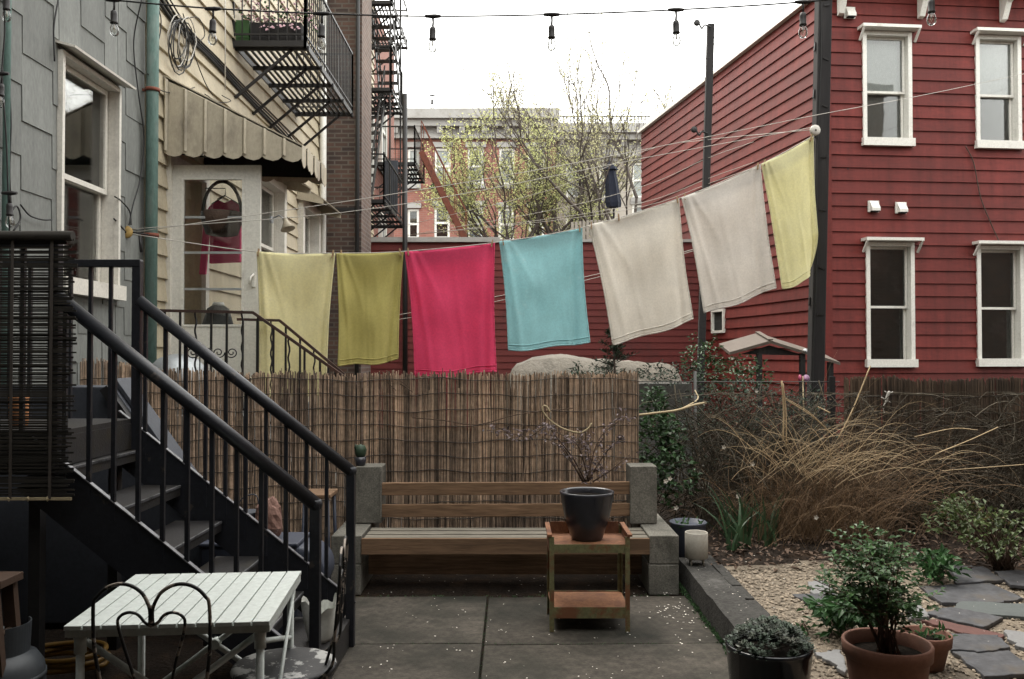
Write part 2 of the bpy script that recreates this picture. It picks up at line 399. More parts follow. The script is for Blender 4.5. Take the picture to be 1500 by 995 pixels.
M['bark'] = mat('grey_bark', (.085, .07, .06), .9, var=.35, vs=6, bmp=.6, bsc=25, stretch=(1, 1, .3))
M['twig'] = mat('brown_twig', (.10, .065, .045), .85, var=.35, vs=6, island=.3, bmp=0)
M['twig_dark'] = mat('dark_bramble', (.055, .045, .030), .9, var=.4, vs=6, island=.45, bmp=0)
M['spring_leaf'] = mat('spring_leaf', (0.5, 0.525, 0.2375), .6, var=.2, vs=.4, island=.35, bmp=0, transl=.35)
M['spring_leaf_b'] = mat('budding_leaf', (0.456, 0.444, 0.252), .6, var=.2, vs=.4, island=.35, bmp=0, transl=.3)
M['rose_leaf'] = mat('rose_leaf', (0.05391, 0.1132, 0.03773), .45, var=.25, vs=6, island=.4, bmp=0, transl=.15)
M['herb_leaf'] = mat('herb_leaf', (0.0375, 0.0975, 0.03), .5, var=.25, vs=5, island=.35, bmp=0, transl=.18)
M['ivy_leaf'] = mat('ivy_leaf', (0.036, 0.076, 0.028), .45, var=.3, vs=4, island=.4, bmp=0, transl=.1)
M['pine_leaf'] = mat('pine_needle', (.03, .055, .032), .6, var=.3, vs=3, island=.4, bmp=0)
M['mixed_leaf'] = mat('bronze_green_leaf', (0.068, 0.096, 0.032), .5, var=.5, vs=4, dirt=(0.128, 0.064, 0.024), ds=4, dlo=.56, dhi=.7, island=.4, bmp=0, transl=.15)
M['purple_leaf'] = mat('grey_purple_leaf', (.15, .115, .115), .6, var=.3, vs=6, island=.5, bmp=0, transl=.1)
M['succulent'] = mat('grey_green_succulent', (0.0675, 0.0945, 0.0675), .5, var=.3, vs=8, dirt=(0.108, 0.09, 0.0765), ds=9, island=.35, bmp=0)
M['iris_leaf'] = mat('iris_leaf', (0.04, 0.08, 0.036), .5, var=.3, vs=3, island=.3, bmp=0, transl=.1)
M['dry_grass'] = mat('dry_grass', (0.2035, 0.1298, 0.0704), .8, var=.35, vs=2, dirt=(0.0825, 0.0528, 0.033), ds=2, dlo=.42, dhi=.66, island=.6, bmp=0)
M['straw'] = mat('pale_straw', (.36, .27, .16), .8, var=.3, vs=3, bmp=0, island=.35)
M['petal'] = mat('white_petal', (.66, .62, .55), .7, var=.1, island=.15, bmp=0)
M['pink_petal'] = mat('pink_petal', (.62, .42, .47), .7, var=.1, island=.3, bmp=0)
M['plastic_white'] = mat('white_plastic', (.55, .56, .52), .5, var=.08, vs=6, dirt=(.38, .38, .34), ds=6, bmp=.1)
M['pink_plastic'] = mat('pink_plastic', (0.39, 0.06, 0.132), .5, bmp=0)
M['lilac_plastic'] = mat('lilac_plastic', (0.33, 0.18, 0.3), .5, bmp=0)
M['orange_clay'] = mat('orange_clay', (.36, .15, .055), .75, var=.2, vs=5, bmp=.2, stretch=(1, 1, 4))
M['red_roof'] = mat('roof_felt', (.08, .075, .07), .9)
TW = [('pale yellow', towelmat('pale_yellow_terry', (.86, .80, .48), (.88, .84, .60))),
      ('olive yellow', towelmat('olive_terry', (.56, .50, .18))),
      ('hot pink', towelmat('hot_pink_terry', (.82, .09, .205))),
      ('turquoise', towelmat('turquoise_terry', (.42, .73, .76), (.64, .80, .80))),
      ('first beige', towelmat('beige_terry', (.84, .80, .72))),
      ('second beige', towelmat('grey_beige_terry', (.81, .77, .71))),
      ('lemon yellow', towelmat('lemon_terry', (.86, .83, .52)))]
# ------------------------------------------------------------------ wall helpers
def spans(a, b, holes):
    """parts of [a,b] outside the holes"""
    out = [(a, b)]
    for h0, h1 in holes:
        nx = []
        for s0, s1 in out:
            if h1 <= s0 or h0 >= s1: nx.append((s0, s1)); continue
            if h0 > s0: nx.append((s0, h0))
            if h1 < s1: nx.append((h1, s1))
        out = nx
    return [(s0, s1) for s0, s1 in out if s1 - s0 > 1e-4]

def siding(mb, O, u, n, L, z0, z1, course, openings=(), lip=.022, joints=0):
    O, u, n = V(O), V(u), V(n)
    zc = []
    k = 0
    while z0 + k * course < z1 - 1e-6:
        zc.append(z0 + k * course); k += 1
    for zb in zc:
        zt = min(zb + course, z1)
        cuts = sorted({zb, zt} | {z for o in openings for z in (o[2], o[3]) if zb < z < zt})
        for i in range(len(cuts) - 1):
            a, b = cuts[i], cuts[i + 1]
            hs = [(o[0], o[1]) for o in openings if o[2] < b - 1e-5 and o[3] > a + 1e-5]
            da = lip * (1 - (a - zb) / course); db = lip * (1 - (b - zb) / course)
            for s0, s1 in spans(0, L, hs):
                p = lambda s, z, d: O + u * s + V((0, 0, z - O.z)) + n * d
                js = [s0, s1]
                if joints:
                    q = s0 + R.uniform(.2, 1) * joints
                    while q < s1 - .3: js.insert(-1, q); q += joints * R.uniform(.7, 1.2)
                for j0, j1 in zip(js[:-1], js[1:]):
                    q = [p(j0, a, da), p(j1, a, da), p(j1, b, db), p(j0, b, db)]
                    if u.cross(V((0, 0, 1))).dot(n) < 0: q = q[::-1]
                    mb.face(q)
                    if i == 0:
                        q = [p(j0, a, 0), p(j1, a, 0), p(j1, a, da), p(j0, a, da)]
                        if u.cross(V((0, 0, 1))).dot(n) < 0: q = q[::-1]
                        mb.face(q)

def window(house, O, u, n, w, h, paint, case=.08, proud=.035, depth=.2, meet=.5, hood=None, up='shade_cloth', low='curtain_grey', sash=.045, sill=.07, awn=False, lowfrac=1.0, muntins=0):
    """O: bottom left corner of the outer frame on the wall plane"""
    O, u, n = V(O), V(u), V(n)
    f = MB(); B = lambda mb, *a: mb.lbox(O, u, n, *a)
    B(f, 0, case, 0, h, -.0, proud); B(f, w - case, w, 0, h, -.0, proud); B(f, case, w - case, h - case, h, 0, proud - .003)
    B(f, .01, case - .004, .01, h - .01, -depth, -.002); B(f, w - case + .004, w - .01, .01, h - .01, -depth, -.002)
    B(f, case - .003, w - case + .003, h - case + .004, h - .01, -depth, -.004); B(f, case - .003, w - case + .003, .01, case * .6, -depth, -.004)
    win = f.build('window', paint, house)
    if sill:
        s = MB(); B(s, -.02, w + .02, -.03, sill, .004, proud + .045); s.build('sill', paint, win)
    i0, i1 = case + .004, w - case - .004
    zl, zh = case * .6, h - case
    zm = zl + (zh - zl) * meet
    for (za, zb, d) in ((zm - sash * .5, zh, -.075), (zl, zm + sash * .5, -.125)):
        q = MB()
        B(q, i0, i0 + sash, za, zb, d - .02, d + .02); B(q, i1 - sash, i1, za, zb, d - .02, d + .02)
        B(q, i0 + sash, i1 - sash, za, za + sash, d - .019, d + .019); B(q, i0 + sash, i1 - sash, zb - sash, zb, d - .019, d + .019)
        sa = q.build('sash', paint, win)
        g = MB(); B(g, i0 + sash, i1 - sash, za + sash, zb - sash, d - .003, d + .003); g.build('pane', M['glass'], win)
    r = MB(); B(r, .012, w - .012, .012, h - .012, -depth - .02, -depth); r.build('room_lining', M['inside_shade'], win)
    if up:
        c = MB(); B(c, i0, i1, zm, zh, -depth + .01, -depth + .022); c.build('blind', M[up], win)
    if low:
        c = MB(); B(c, i0, i1, zm - (zm - zl) * lowfrac, zm, -depth + .01, -depth + .02); c.build('curtain', M[low], win)
    if hood:
        k = MB()
        k.lbox(O, u, n, -.07, w + .07, h + .01, h + .055, .002, hood)
        for e in (-.06, w + .035):
            a = O + u * (e + .012) + V((0, 0, h + .01)) + n * (hood - .012)
            k.bar(a, a + V((0, 0, -.16)) - n * (hood - .05), .025, .03, up=u)
        k.build('hood', paint, win)
    return win

def hit(px, py, O, n):
    a = V((0, 0, CAMZ)); d = P(px, py, 1) - a
    t = (V(O) - a).dot(V(n)) / d.dot(V(n))
    return a + d * t

# ------------------------------------------------------------------ grey shingled house (left)
XW = -3.3
gh = thing('grey_house', 'grey house with staggered shingle cladding and a white sash window above the dark stairs', 'house', (XW, 2, 0))
wy0, wy1, wz0, wz1 = 6.16, 7.09, 2.03, 3.77
mb = MB()
cw, ch = .385, .47
y = -7.0; k = 0; Y1 = 7.62
while y < Y1:
    ye = min(y + cw, Y1)
    cuts = [y] + [c for c in (wy0, wy1) if y < c < ye] + [ye]
    for a, b in zip(cuts[:-1], cuts[1:]):
        zb = -.4 + (.235 if k % 2 else 0)
        while zb < 9.2:
            jz = R.uniform(-.012, .012); lift = R.uniform(.006, .011)
            hole = [(wz0, wz1)] if a >= wy0 - 1e-5 and b <= wy1 + 1e-5 else []
            for z0, z1 in spans(zb + jz, zb + ch + .03, hole):
                d0 = lift * (1 - (z0 - zb - jz) / ch); d1 = lift * (1 - (z1 - zb - jz) / ch)
                g = .004
                p = [(XW + d0, a + g, z0), (XW + d0, b - g, z0), (XW + d1, b - g, z1), (XW + d1, a + g, z1)]
                q = [(XW - .03, a + g, z0), (XW - .03, b - g, z0), (XW - .03, b - g, z1), (XW - .03, a + g, z1)]
                mb.face(p); mb.face([q[0], q[1], p[1], p[0]]); mb.face([q[0], p[0], p[3], q[3]]); mb.face([p[1], q[1], q[2], p[2]])
            zb += ch
    y += cw; k += 1
mb.build('wall', M['grey_siding'], gh)
mb = MB()
for a, b, z0, z1 in ((-7, wy0, 0, 9.2), (wy1, 7.62, 0, 9.2), (wy0, wy1, 0, wz0), (wy0, wy1, wz1, 9.2)):
    mb.box(XW - .3, XW - .032, a, b, z0, z1)
mb.box(XW - 6, XW - .31, 7.3, 7.62, 0, 9.2); mb.box(XW - 6, XW - .31, -7, -6.7, 0, 9.2)
mb.build('backing_wall', M['inside_shade'], gh)
mb = MB(); mb.box(XW - 6, XW - .02, -7, 7.62, 9.2, 9.4); mb.build('roof', M['red_roof'], gh)
w = window(gh, (XW, wy0, wz0), (0, 1, 0), (1, 0, 0), wy1 - wy0, wz1 - wz0, M['grey_white'], case=.035, proud=.04, depth=.20, meet=.5, up='curtain_dark', low='curtain_dark', sash=.04, sill=.09)  # greyer paint puts the jamb's shade into the colour
mb = MB()
mb.obox((XW + .07, (wy0 + wy1) / 2, wz1 + .03), (.075, 0, -.02), (0, .5, 0), (.002, 0, .008)); mb.build('drip_cap', M['grey_white'], w)
mb = MB(); px_, py_ = XW + .09, 7.58
mb.tube([(px_, py_, 1.0), (px_, py_, 9.1)], .052, 14)
dp = mb.build('drainpipe', M['teal'], gh)
for zc in (3.9, 2.6, 6.2):
    mb = MB(); mb.lathe([(.064, 0), (.064, .03)], (px_, py_, zc), 14); mb.box(XW, px_, py_ - .012, py_ + .012, zc + .003, zc + .027); mb.build('pipe_collar', M['rust_iron'], dp)
mb = MB(); mb.tube([(XW + .05, 5.46, 1.0), (XW + .05, 5.46, 9.1)], .022, 10); mb.build('thin_pipe', M['teal'], gh)

# ------------------------------------------------------------------ cream clapboard house
ch_ = thing('cream_house', 'cream clapboard house with a tan metal awning and an open white storm door', 'house', (XW, 11, 0))
YE = 14.68
wins = [(10.75, 12.1, 2.15, 3.95), (13.05, 14.25, 2.15, 3.95)]
dry0, dry1, drz0, drz1 = 8.2, 9.05, 1.32, 3.38
mb = MB()
ops = [(a - 7.66, b - 7.66, c, d) for a, b, c, d in wins] + [(dry0 - 7.66, dry1 - 7.66, drz0, drz1)]
siding(mb, (XW, 7.66, 0), (0, 1, 0), (1, 0, 0), YE - 7.66, .12, 10.2, .215, ops, lip=.028)
mb.build('wall', M['cream_siding'], ch_)
mb = MB()
ys = [7.66, dry0, dry1, 10.75, 12.1, 13.05, 14.25, YE]
for i in range(7):
    a, b = ys[i], ys[i + 1]
    if i in (1,): zz = [(0, drz0), (drz1, 10.2)]
    elif i in (3, 5): zz = [(0, 2.15), (3.95, 10.2)]
    else: zz = [(0, 10.2)]
    for z0, z1 in zz: mb.box(XW - .25, XW - .003, a, b, z0, z1)
mb.box(XW - 6, XW - .26, 7.66, 7.9, 0, 10.2); mb.box(XW - 6, XW - .26, 14.4, YE, 0, 10.2)
mb.build('backing_wall', M['cream_siding'], ch_)
mb = MB(); mb.box(XW - 6, XW - .01, 7.66, YE, 10.2, 10.4); mb.build('roof', M['red_roof'], ch_)
mb = MB(); mb.box(XW - 1.6, XW - 1.5, 7.95, 9.6, 1, 3.6); mb.build('room_lining', M['inside_shade'], ch_)
for i, (a, b, c, d) in enumerate(wins):
    wn = window(ch_, (XW, a, c), (0, 1, 0), (1, 0, 0), b - a, d - c, M['grey_white'], case=.12, proud=.10, depth=.2, up='curtain_grey', low='curtain_dark')
    k = MB()
    k.obox((XW + .22, (a + b) / 2, d + .10), (.21, 0, -.13), (0, (b - a) / 2 + .08, 0), (.003, 0, .006))
    for yy in (a - .07, b + .07):
        k.prism([(XW + .01, yy - .004, d + .21), (XW + .42, yy - .004, d - .03), (XW + .42, yy - .004, d - .10), (XW + .01, yy - .004, d - .02)], (0, .008, 0))
    k.build('metal_hood', M['awning'], wn)
# door casing
mb = MB()
for a, b, c, d in ((dry0 - .1, dry0, drz0, drz1 + .1), (dry1, dry1 + .1, drz0, drz1 + .1), (dry0, dry1, drz1, drz1 + .1)):
    mb.box(XW + .002, XW + .05, a, b, c, d)
mb.build('door_casing', M['grey_white'], ch_)
# storm door swung open square to the wall
D0 = V((XW + .03, 8.17, 1.34)); dw, dh = .86, 2.03
mb = MB(); u, n = V((1, 0, 0)), V((0, -1, 0))
lx = lambda m_, *a: m_.lbox(D0, u, n, *a)
lx(mb, 0, .105, 0, dh, -.02, .02); lx(mb, dw - .155, dw, 0, dh, -.02, .02)
lx(mb, .105, dw - .155, dh - .12, dh, -.019, .019); lx(mb, .105, dw - .155, 0, .48, -.019, .019)
door = mb.build('storm_door', M['door_white'], ch_, bevel=.004)
for z in (.84, 1.19, 1.53): mb = MB(); lx(mb, .125, dw - .175, z - .011, z + .011, -.008, .008); mb.build('glazing_bar', M['galv'], door)
mb = MB(); lx(mb, .105, .125, .48, dh - .12, -.014, .026); lx(mb, dw - .175, dw - .155, .48, dh - .12, -.014, .026); lx(mb, .125, dw - .175, .48, .50, -.014, .026); lx(mb, .125, dw - .175, dh - .14, dh - .12, -.014, .026)
mb.build('pane_frame', M['white_paint'], door)
mb = MB(); lx(mb, .125, dw - .175, .50, dh - .14, -.003, .003); mb.build('pane', M['glass'], door)
mb = MB(); lx(mb, dw - .075, dw - .045, .86, 1.0, .02, .034); mb.tube([D0 + u * (dw - .06) + V((0, -.034, .98)), D0 + u * (dw - .075) + V((0, -.07, .95)), D0 + u * (dw - .085) + V((0, -.075, .88))], .011, 8)
mb.build('handle', M['white_paint'], door)
# awning
ya, yb = 8.0, 9.05
zA, zB, XA = 4.19, 3.53, -1.98
aw = MB()
for i in range(7):
    a0 = ya + (yb - ya) * i / 7; a1 = ya + (yb - ya) * (i + 1) / 7
    dz = .018 if i % 2 else 0
    aw.prism([(XW + .02, a0, zA + dz), (XA, a0, zB + dz), (XA, a0, zB + dz - .012), (XW + .02, a0, zA + dz - .012)], (0, a1 - a0 - .004, 0))
awn = aw.build('awning', M['awning'], ch_)
nP = 7
def side_panel(yy, sgn):
    sd = MB()
    for i in range(nP):
        x0 = XW + .02 + (XA - XW - .02) * i / nP; x1 = XW + .02 + (XA - XW - .02) * (i + 1) / nP
        zt = lambda x: zA - .03 + (zB - zA) * (x - XW) / (XA - XW)
        zb = lambda x: 3.43 - .045 * (x - XW)
        o = sgn * (.012 if i % 2 else 0.0)
        w_ = x1 - x0
        pts = [(x0, yy + o, zt(x0)), (x1, yy + o, zt(x1)), (x1, yy + o, zb(x1) + .03), (x0 + w_ * .82, yy + o, zb(x1) + .005), (x0 + w_ * .55, yy + o, zb(x0) - .015), (x0 + w_ * .18, yy + o, zb(x0) + .005), (x0, yy + o, zb(x0) + .03)]
        sd.prism(pts, (0, .006 * -sgn, 0))
        # raised seam
        sd.prism([(x0 + .004, yy + .014 * sgn, zt(x0) - .004), (x0 + .022, yy + .03 * sgn, zt(x0) - .004), (x0 + .040, yy + .014 * sgn, zt(x0) - .012)], (0, 0, zb(x0) - zt(x0) + .05))
    sd.build('side_panel', M['awning'], awn)
side_panel(ya, -1); side_panel(yb, 1)
ub = MB(); ub.prism([(XW + .03, yb - .02, zA - .1), (XA - .01, yb - .02, zB - .06), (XA - .01, yb - .02, 3.43), (XW + .03, yb - .02, 3.46)], (0, .008, 0)); ub.build('awning_shade', M['inside_shade'], awn)  # dark sheet paints the shade over the far side panel's inner face
ub = MB(); ub.prism([(XA - .012, ya + .02, zB - .03), (XA - .012, yb - .02, zB - .03), (XA - .012, yb - .02, zB - .15), (XA - .012, ya + .02, zB - .15)], (.006, 0, 0)); ub.build('awning_shade', M['inside_shade'], awn)  # dark sheet paints the shade behind the valance
vl = MB()
for i in range(7):
    a0 = ya + (yb - ya) * i / 7; a1 = ya + (yb - ya) * (i + 1) / 7; w_ = a1 - a0
    o = .014 if i % 2 else 0
    vl.prism([(XA + o, a0, zB), (XA + o, a1, zB), (XA + o, a1, zB - .16), (XA + o, a0 + w_ * .8, zB - .19), (XA + o, a0 + w_ * .5, zB - .21), (XA + o, a0 + w_ * .2, zB - .19), (XA + o, a0, zB - .16)], (.006, 0, 0))
vl.build('valance', M['awning'], awn)
ub = MB(); ub.prism([(XW + .03, ya + .02, zA - .06), (XA - .02, ya + .02, zB - .04), (XA - .02, ya + .02, zB - .06), (XW + .03, ya + .02, zA - .08)], (0, yb - ya - .04, 0)); ub.build('underside_shade', M['inside_shade'], awn)  # dark sheet paints the shade under the awning roof
# white downpipe in the far corner
mb = MB(); mb.tube([(XW + .09, 14.45, .2), (XW + .09, 14.45, 9)], .055, 10); mb.build('downpipe', M['white_paint'], ch_)
# wall lamp
lp = PW(396, 322, XW + .02)
mb = MB(); mb.lathe([(.05, 0), (.05, .03)], lp, 12, axis=(1, 0, 0)); mb.tube([lp, lp + V((.12, 0, .06)), lp + V((.2, -.02, .0))], .012, 6)
lm = mb.build('wall_lamp', M['galv'], ch_)
mb = MB(); mb.lathe([(.03, 0), (.035, .06), (.10, .17), (.095, .17), (.03, .07)], lp + V((.2, -.02, .02)), 16, axis=(.35, -.2, -1)); mb.build('lamp_shade', M['awning'], lm)
# wires running over the cream wall
def cable(pts, r, m, parent, name='cable', n=5):
    k = MB(); k.tube(pts, r, n); return k.build(name, m, parent)
def smooth(pts, k=6):
    """Catmull-Rom through points"""
    pts = [V(p) for p in pts]; out = []
    q = [pts[0] * 2 - pts[1]] + pts + [pts[-1] * 2 - pts[-2]]
    for i in range(1, len(q) - 2):
        for j in range(k):
            t = j / k; a, b, c, d = q[i - 1], q[i], q[i + 1], q[i + 2]
            out.append(.5 * ((2 * b) + (c - a) * t + (2 * a - 5 * b + 4 * c - d) * t * t + (3 * b - a - 3 * c + d) * t ** 3))
    out.append(pts[-1]); return out
for i in range(4):
    o = i * 5
    cable(smooth([PW(228 + o, -4 - o * .4, XW + .06), PW(262 + o, 42, XW + .05 + .01 * i), PW(310 + o, 88 + i, XW + .06), PW(356 + o, 138 + i, XW + .05), PW(402 + o, 186, XW + .06), PW(446, 232 - i * 3, XW + .05)]), .017 - .003 * i, M['cord'], ch_)
for i in range(9):
    cx, cy = 262 + R.uniform(-7, 14), 62 + R.uniform(-6, 10); rx, ry = R.uniform(9, 15), R.uniform(26, 42)
    pts = []
    for t in range(15):
        an = t / 14 * 6.28 + i
        pts.append(PW(cx + rx * math.cos(an) + R.uniform(-1, 1), cy + ry * math.sin(an) + cx * .0, XW + .07 + .006 * i))
    cable(pts, .0065, M['cord'] if i % 3 else M['rope'], ch_, 'cable_coil', 4)
for pl in ([(250, 122), (290, 145), (340, 172), (400, 200), (440, 226)], [(218, 82), (232, 60), (236, 30), (230, 6)], [(216, 108), (235, 132), (262, 136), (285, 128)], [(262, 30), (290, 26), (300, 50), (292, 62)], [(268, 20), (285, 80), (300, 120), (312, 140)], [(300, 138), (320, 150), (338, 148), (325, 140)]):
    cable(smooth([PW(a, b, XW + .09) for a, b in pl]), .0055, M['cord'], ch_)
cable([PW(330, -5, XW + .5), PW(330, 132, XW + .5)], .006, M['rope'], ch_, 'hanging_cord')
for pl in ([(208, -2), (196, 60), (202, 130), (211, 200), (206, 260), (195, 300), (189, 330)], [(192, 330), (190, 310), (178, 295), (168, 288)], [(86, -3), (79, 40), (80, 90)], [(13, 118), (16, 180), (14, 250), (16, 300)], [(30, 300), (44, 316), (62, 322), (76, 322)], [(6, 345), (12, 320), (24, 302), (30, 320), (20, 338)]):
    cable(smooth([PW(a, b, XW + .05 if b > 60 or a < 200 else XW + .16) for a, b in pl]), .006, M['cord'], gh)

# ------------------------------------------------------------------ brown brick chimney stack
bc = thing('brick_chimney_stack', 'tall brown brick stack between the cream house and the second fire escape', 'chimney', (-2.95, 15.1, 0))
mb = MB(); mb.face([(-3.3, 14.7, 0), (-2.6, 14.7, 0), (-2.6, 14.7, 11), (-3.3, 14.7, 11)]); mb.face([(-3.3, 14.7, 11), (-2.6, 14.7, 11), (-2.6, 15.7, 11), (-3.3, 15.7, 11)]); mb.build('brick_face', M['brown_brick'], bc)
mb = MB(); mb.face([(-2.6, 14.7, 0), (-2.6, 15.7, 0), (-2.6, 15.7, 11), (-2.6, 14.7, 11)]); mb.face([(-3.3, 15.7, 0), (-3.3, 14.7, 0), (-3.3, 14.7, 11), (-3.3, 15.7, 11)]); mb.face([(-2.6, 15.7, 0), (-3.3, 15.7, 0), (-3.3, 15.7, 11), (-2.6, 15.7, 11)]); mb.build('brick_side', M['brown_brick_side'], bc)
mb = MB(); mb.tube([(-2.66, 14.63, .2), (-2.66, 14.63, 10.8)], .035, 8); mb.build('pipe', M['cord'], bc)
mb = MB(); mb.box(-3.28, -2.59, 14.66, 14.70, 4.03, 4.09); mb.build('iron_strap', M['black_iron'], bc)

# ------------------------------------------------------------------ third house with fire escapes
X3 = -3.42
h3 = thing('far_cream_house', 'narrow far house with pale boards above and red brick below behind the iron stairs', 'house', (X3, 20, 0))
mb = MB(); siding(mb, (X3, 15.75, 0), (0, 1, 0), (1, 0, 0), 5.2, .1, 11, .2, (), lip=.03); mb.build('wall', M['cream_siding'], h3)
mb = MB(); mb.box(X3 - 5, X3 + .02, 20.95, 24.5, 0, 10.2); mb.build('brick_wing', M['row_brick_side'], h3)
mb = MB(); mb.box(X3 - 5, X3 - .003, 15.75, 20.94, 0, 11); mb.build('backing_wall', M['cream_siding'], h3)
for (a, b, c, d) in ((17.6, 18.6, 2.6, 4.5), (17.6, 18.6, 5.5, 7.3), (19.6, 20.4, 5.5, 7.3), (17.6, 18.6, 8.4, 10), (21.6, 22.5, 6.4, 8.2), (21.6, 22.5, 3.4, 5.2)):
    f = MB(); xx = X3 + (.03 if a < 21 else .025)
    for q in ((a, a + .13, c, d), (b - .13, b, c, d), (a + .13, b - .13, d - .14, d), (a + .13, b - .13, c, c + .1), (a + .13, b - .13, (c + d) / 2 - .04, (c + d) / 2 + .04)): f.box(xx, xx + .09, *q)
    wn = f.build('window', M['white_paint'], h3)
    f = MB(); f.box(xx, xx + .03, a + .13, b - .13, c + .1, (c + d) / 2 - .04); f.box(xx, xx + .03, a + .13, b - .13, (c + d) / 2 + .04, d - .14); f.build('pane', M['curtain_grey'], wn)

def fe_platform(th, X0, X1, Y0, Y1, z, rail=.92, slat=.075, rails='xyY', mt=None, br=5, gap=.105):
    mt = mt or M['black_iron']
    f = MB()
    for p, q in (((X0, Y0, z), (X1, Y0, z)), ((X0, Y1, z), (X1, Y1, z)), ((X0, Y0, z), (X0, Y1, z)), ((X1, Y0, z), (X1, Y1, z))): f.bar(p, q, .02, .07)
    f.build('platform_frame', mt, th)
    k = MB(); x = X0 + slat
    while x < X1 - .02:
        k.bar((x, Y0 + .01, z), (x, Y1 - .01, z), .034, .012); x += slat
    k.build('slatted_floor', mt, th)
    for i in range(br):
        y = Y0 + .08 + (Y1 - Y0 - .16) * i / (br - 1)
        b = MB(); b.bar((X0, y, z - .03), (X1 + .03, y, z - .03), .03, .05); b.bar((X0 + .0, y, z - .62), (X0 + (X1 - X0) * .8, y, z - .04), .03, .03)
        b.build('bracket', mt, th)
    def rl(p, q):
        p, q = V(p), V(q); b = MB()
        up = V((0, 0, rail))
        b.bar(p + up, q + up, .028, .028); b.bar(p + up * .12, q + up * .12, .02, .02)
        L = (q - p).length; nn = max(2, int(L / gap))
        for i in range(nn + 1):
            c = p + (q - p) * i / nn; b.bar(c, c + up, .013, .013, up=(0, 1, 0))
        for c in (p, q): b.bar(c - V((0, 0, .05)), c + up * 1.04, .03, .03, up=(0, 1, 0))
        b.build('railing', mt, th)
    if 'x' in rails: rl((X1, Y0, z), (X1, Y1, z))
    if 'y' in rails: rl((X0, Y0, z), (X1, Y0, z))
    if 'Y' in rails: rl((X0, Y1, z), (X1, Y1, z))

def fe_stair(th, p, q, w, mt, n, rail=.8, name='stair_flight'):
    """stringers from p to q, treads of width vector w"""
    p, q, w = V(p), V(q), V(w); b = MB()
    for o in (V((0, 0, 0)), w):
        b.bar(p + o, q + o, .02, .15)
        b.bar(p + o + V((0, 0, rail)), q + o + V((0, 0, rail)), .028, .028)
        for i in range(5):
            c = p + o + (q - p) * (i / 4); b.bar(c, c + V((0, 0, rail)), .018, .018, up=(0, 1, 0))
    d = (q - p); d.z = 0; d.normalize()
    for i in range(1, n):
        c = p + (q - p) * i / n
        b.obox(c + w / 2, w / 2, d * .095, V((0, 0, .012)))
    b.build(name, mt, th)

fe = thing('fire_escape', 'black slatted fire escape balcony over the tan awning, flower box on it', 'fire escape', (XW + .4, 11.5, 4.5), 'fire escapes')
fe_platform(fe, XW + .01, -2.44, 10.0, 12.95, 5.22)
fe2 = thing('fire_escape', 'dark fire escape with stacked platforms and steep flights right of the brick stack', 'fire escape', (X3 + .4, 18.5, 3), 'fire escapes')
fe_platform(fe2, X3 + .03, -2.5, 16.6, 19.9, 4.55, gap=.26)
fe_platform(fe2, X3 + .03, -2.55, 17.9, 19.7, 7.15, gap=.26)
fe_platform(fe2, X3 + .03, -2.55, 17.9, 20.6, 9.0, gap=.26)
for yy in (17.95, 19.65):
    mb = MB(); mb.bar((-2.58, yy, 4.5), (-2.58, yy, 10.2), .035, .035, up=(0, 1, 0)); mb.build('hanger_rod', M['black_iron'], fe2)
fe_stair(fe2, (X3 + .1, 17.0, 4.6), (X3 + .1, 18.8, 7.15), (.5, 0, 0), M['black_iron'], 12)
fe_stair(fe2, (X3 + .35, 20.0, 7.2), (X3 + .35, 18.6, 9.0), (.45, 0, 0), M['black_iron'], 9)
mb = MB(); mb.box(-2.85, -2.55, 19.0, 19.03, 4.7, 5.9); mb.build('sheet_panel', M['slate_paint'], fe2)
fe3 = thing('fire_escape', 'farther fire escape with a rust red flight sloping down before the brick row house', 'fire escape', (X3 + .4, 22, 3.8), 'fire escapes')
fe_platform(fe3, X3 + .05, -2.42, 21.1, 23.4, 6.3, gap=.22)
a, b = P(617, 222, 22), P(682, 352, 22)
fe_stair(fe3, a, b, (0, .6, 0), M['rust_iron'], 13)

# flower box on the fire escape
fb = thing('flower_box', 'long brown planter of pale pink flowers on the fire escape balcony', 'planter', (-2.9, 10.2, 5.24))
mb = MB(); mb.box(-3.1, -2.5, 10.06, 10.3, 5.24, 5.5); mb.build('box', M['post_wood'], fb, bevel=.01)
mb = MB(); mb.box(-3.28, -3.12, 10.05, 10.3, 5.24, 5.52); mb.build('small_pot', M['herb_leaf'], fb)
mb = MB(); lf = MB()
for i in range(420):
    c = V((R.uniform(-3.25, -2.38), R.uniform(9.98, 10.4), 5.5 + abs(R.gauss(0, .14))))
    d = V((R.uniform(-1, 1), R.uniform(-1, 1), R.uniform(-.2, 1)))
    (mb if i % 5 < 3 else lf).leaf(c, d, V((R.uniform(-1, 1), R.uniform(-1, 1), 1)), R.uniform(.03, .06), .035)
for i in range(20): mb.leaf((R.uniform(-3, -2.5), 10.03, R.uniform(5.4, 5.47)), (R.uniform(-1, 1), -.4, -.3), (0, -1, .3), .04, .035)
mb.build('blossom', M['pink_petal'], fb); lf.build('foliage', M['herb_leaf'], fb)

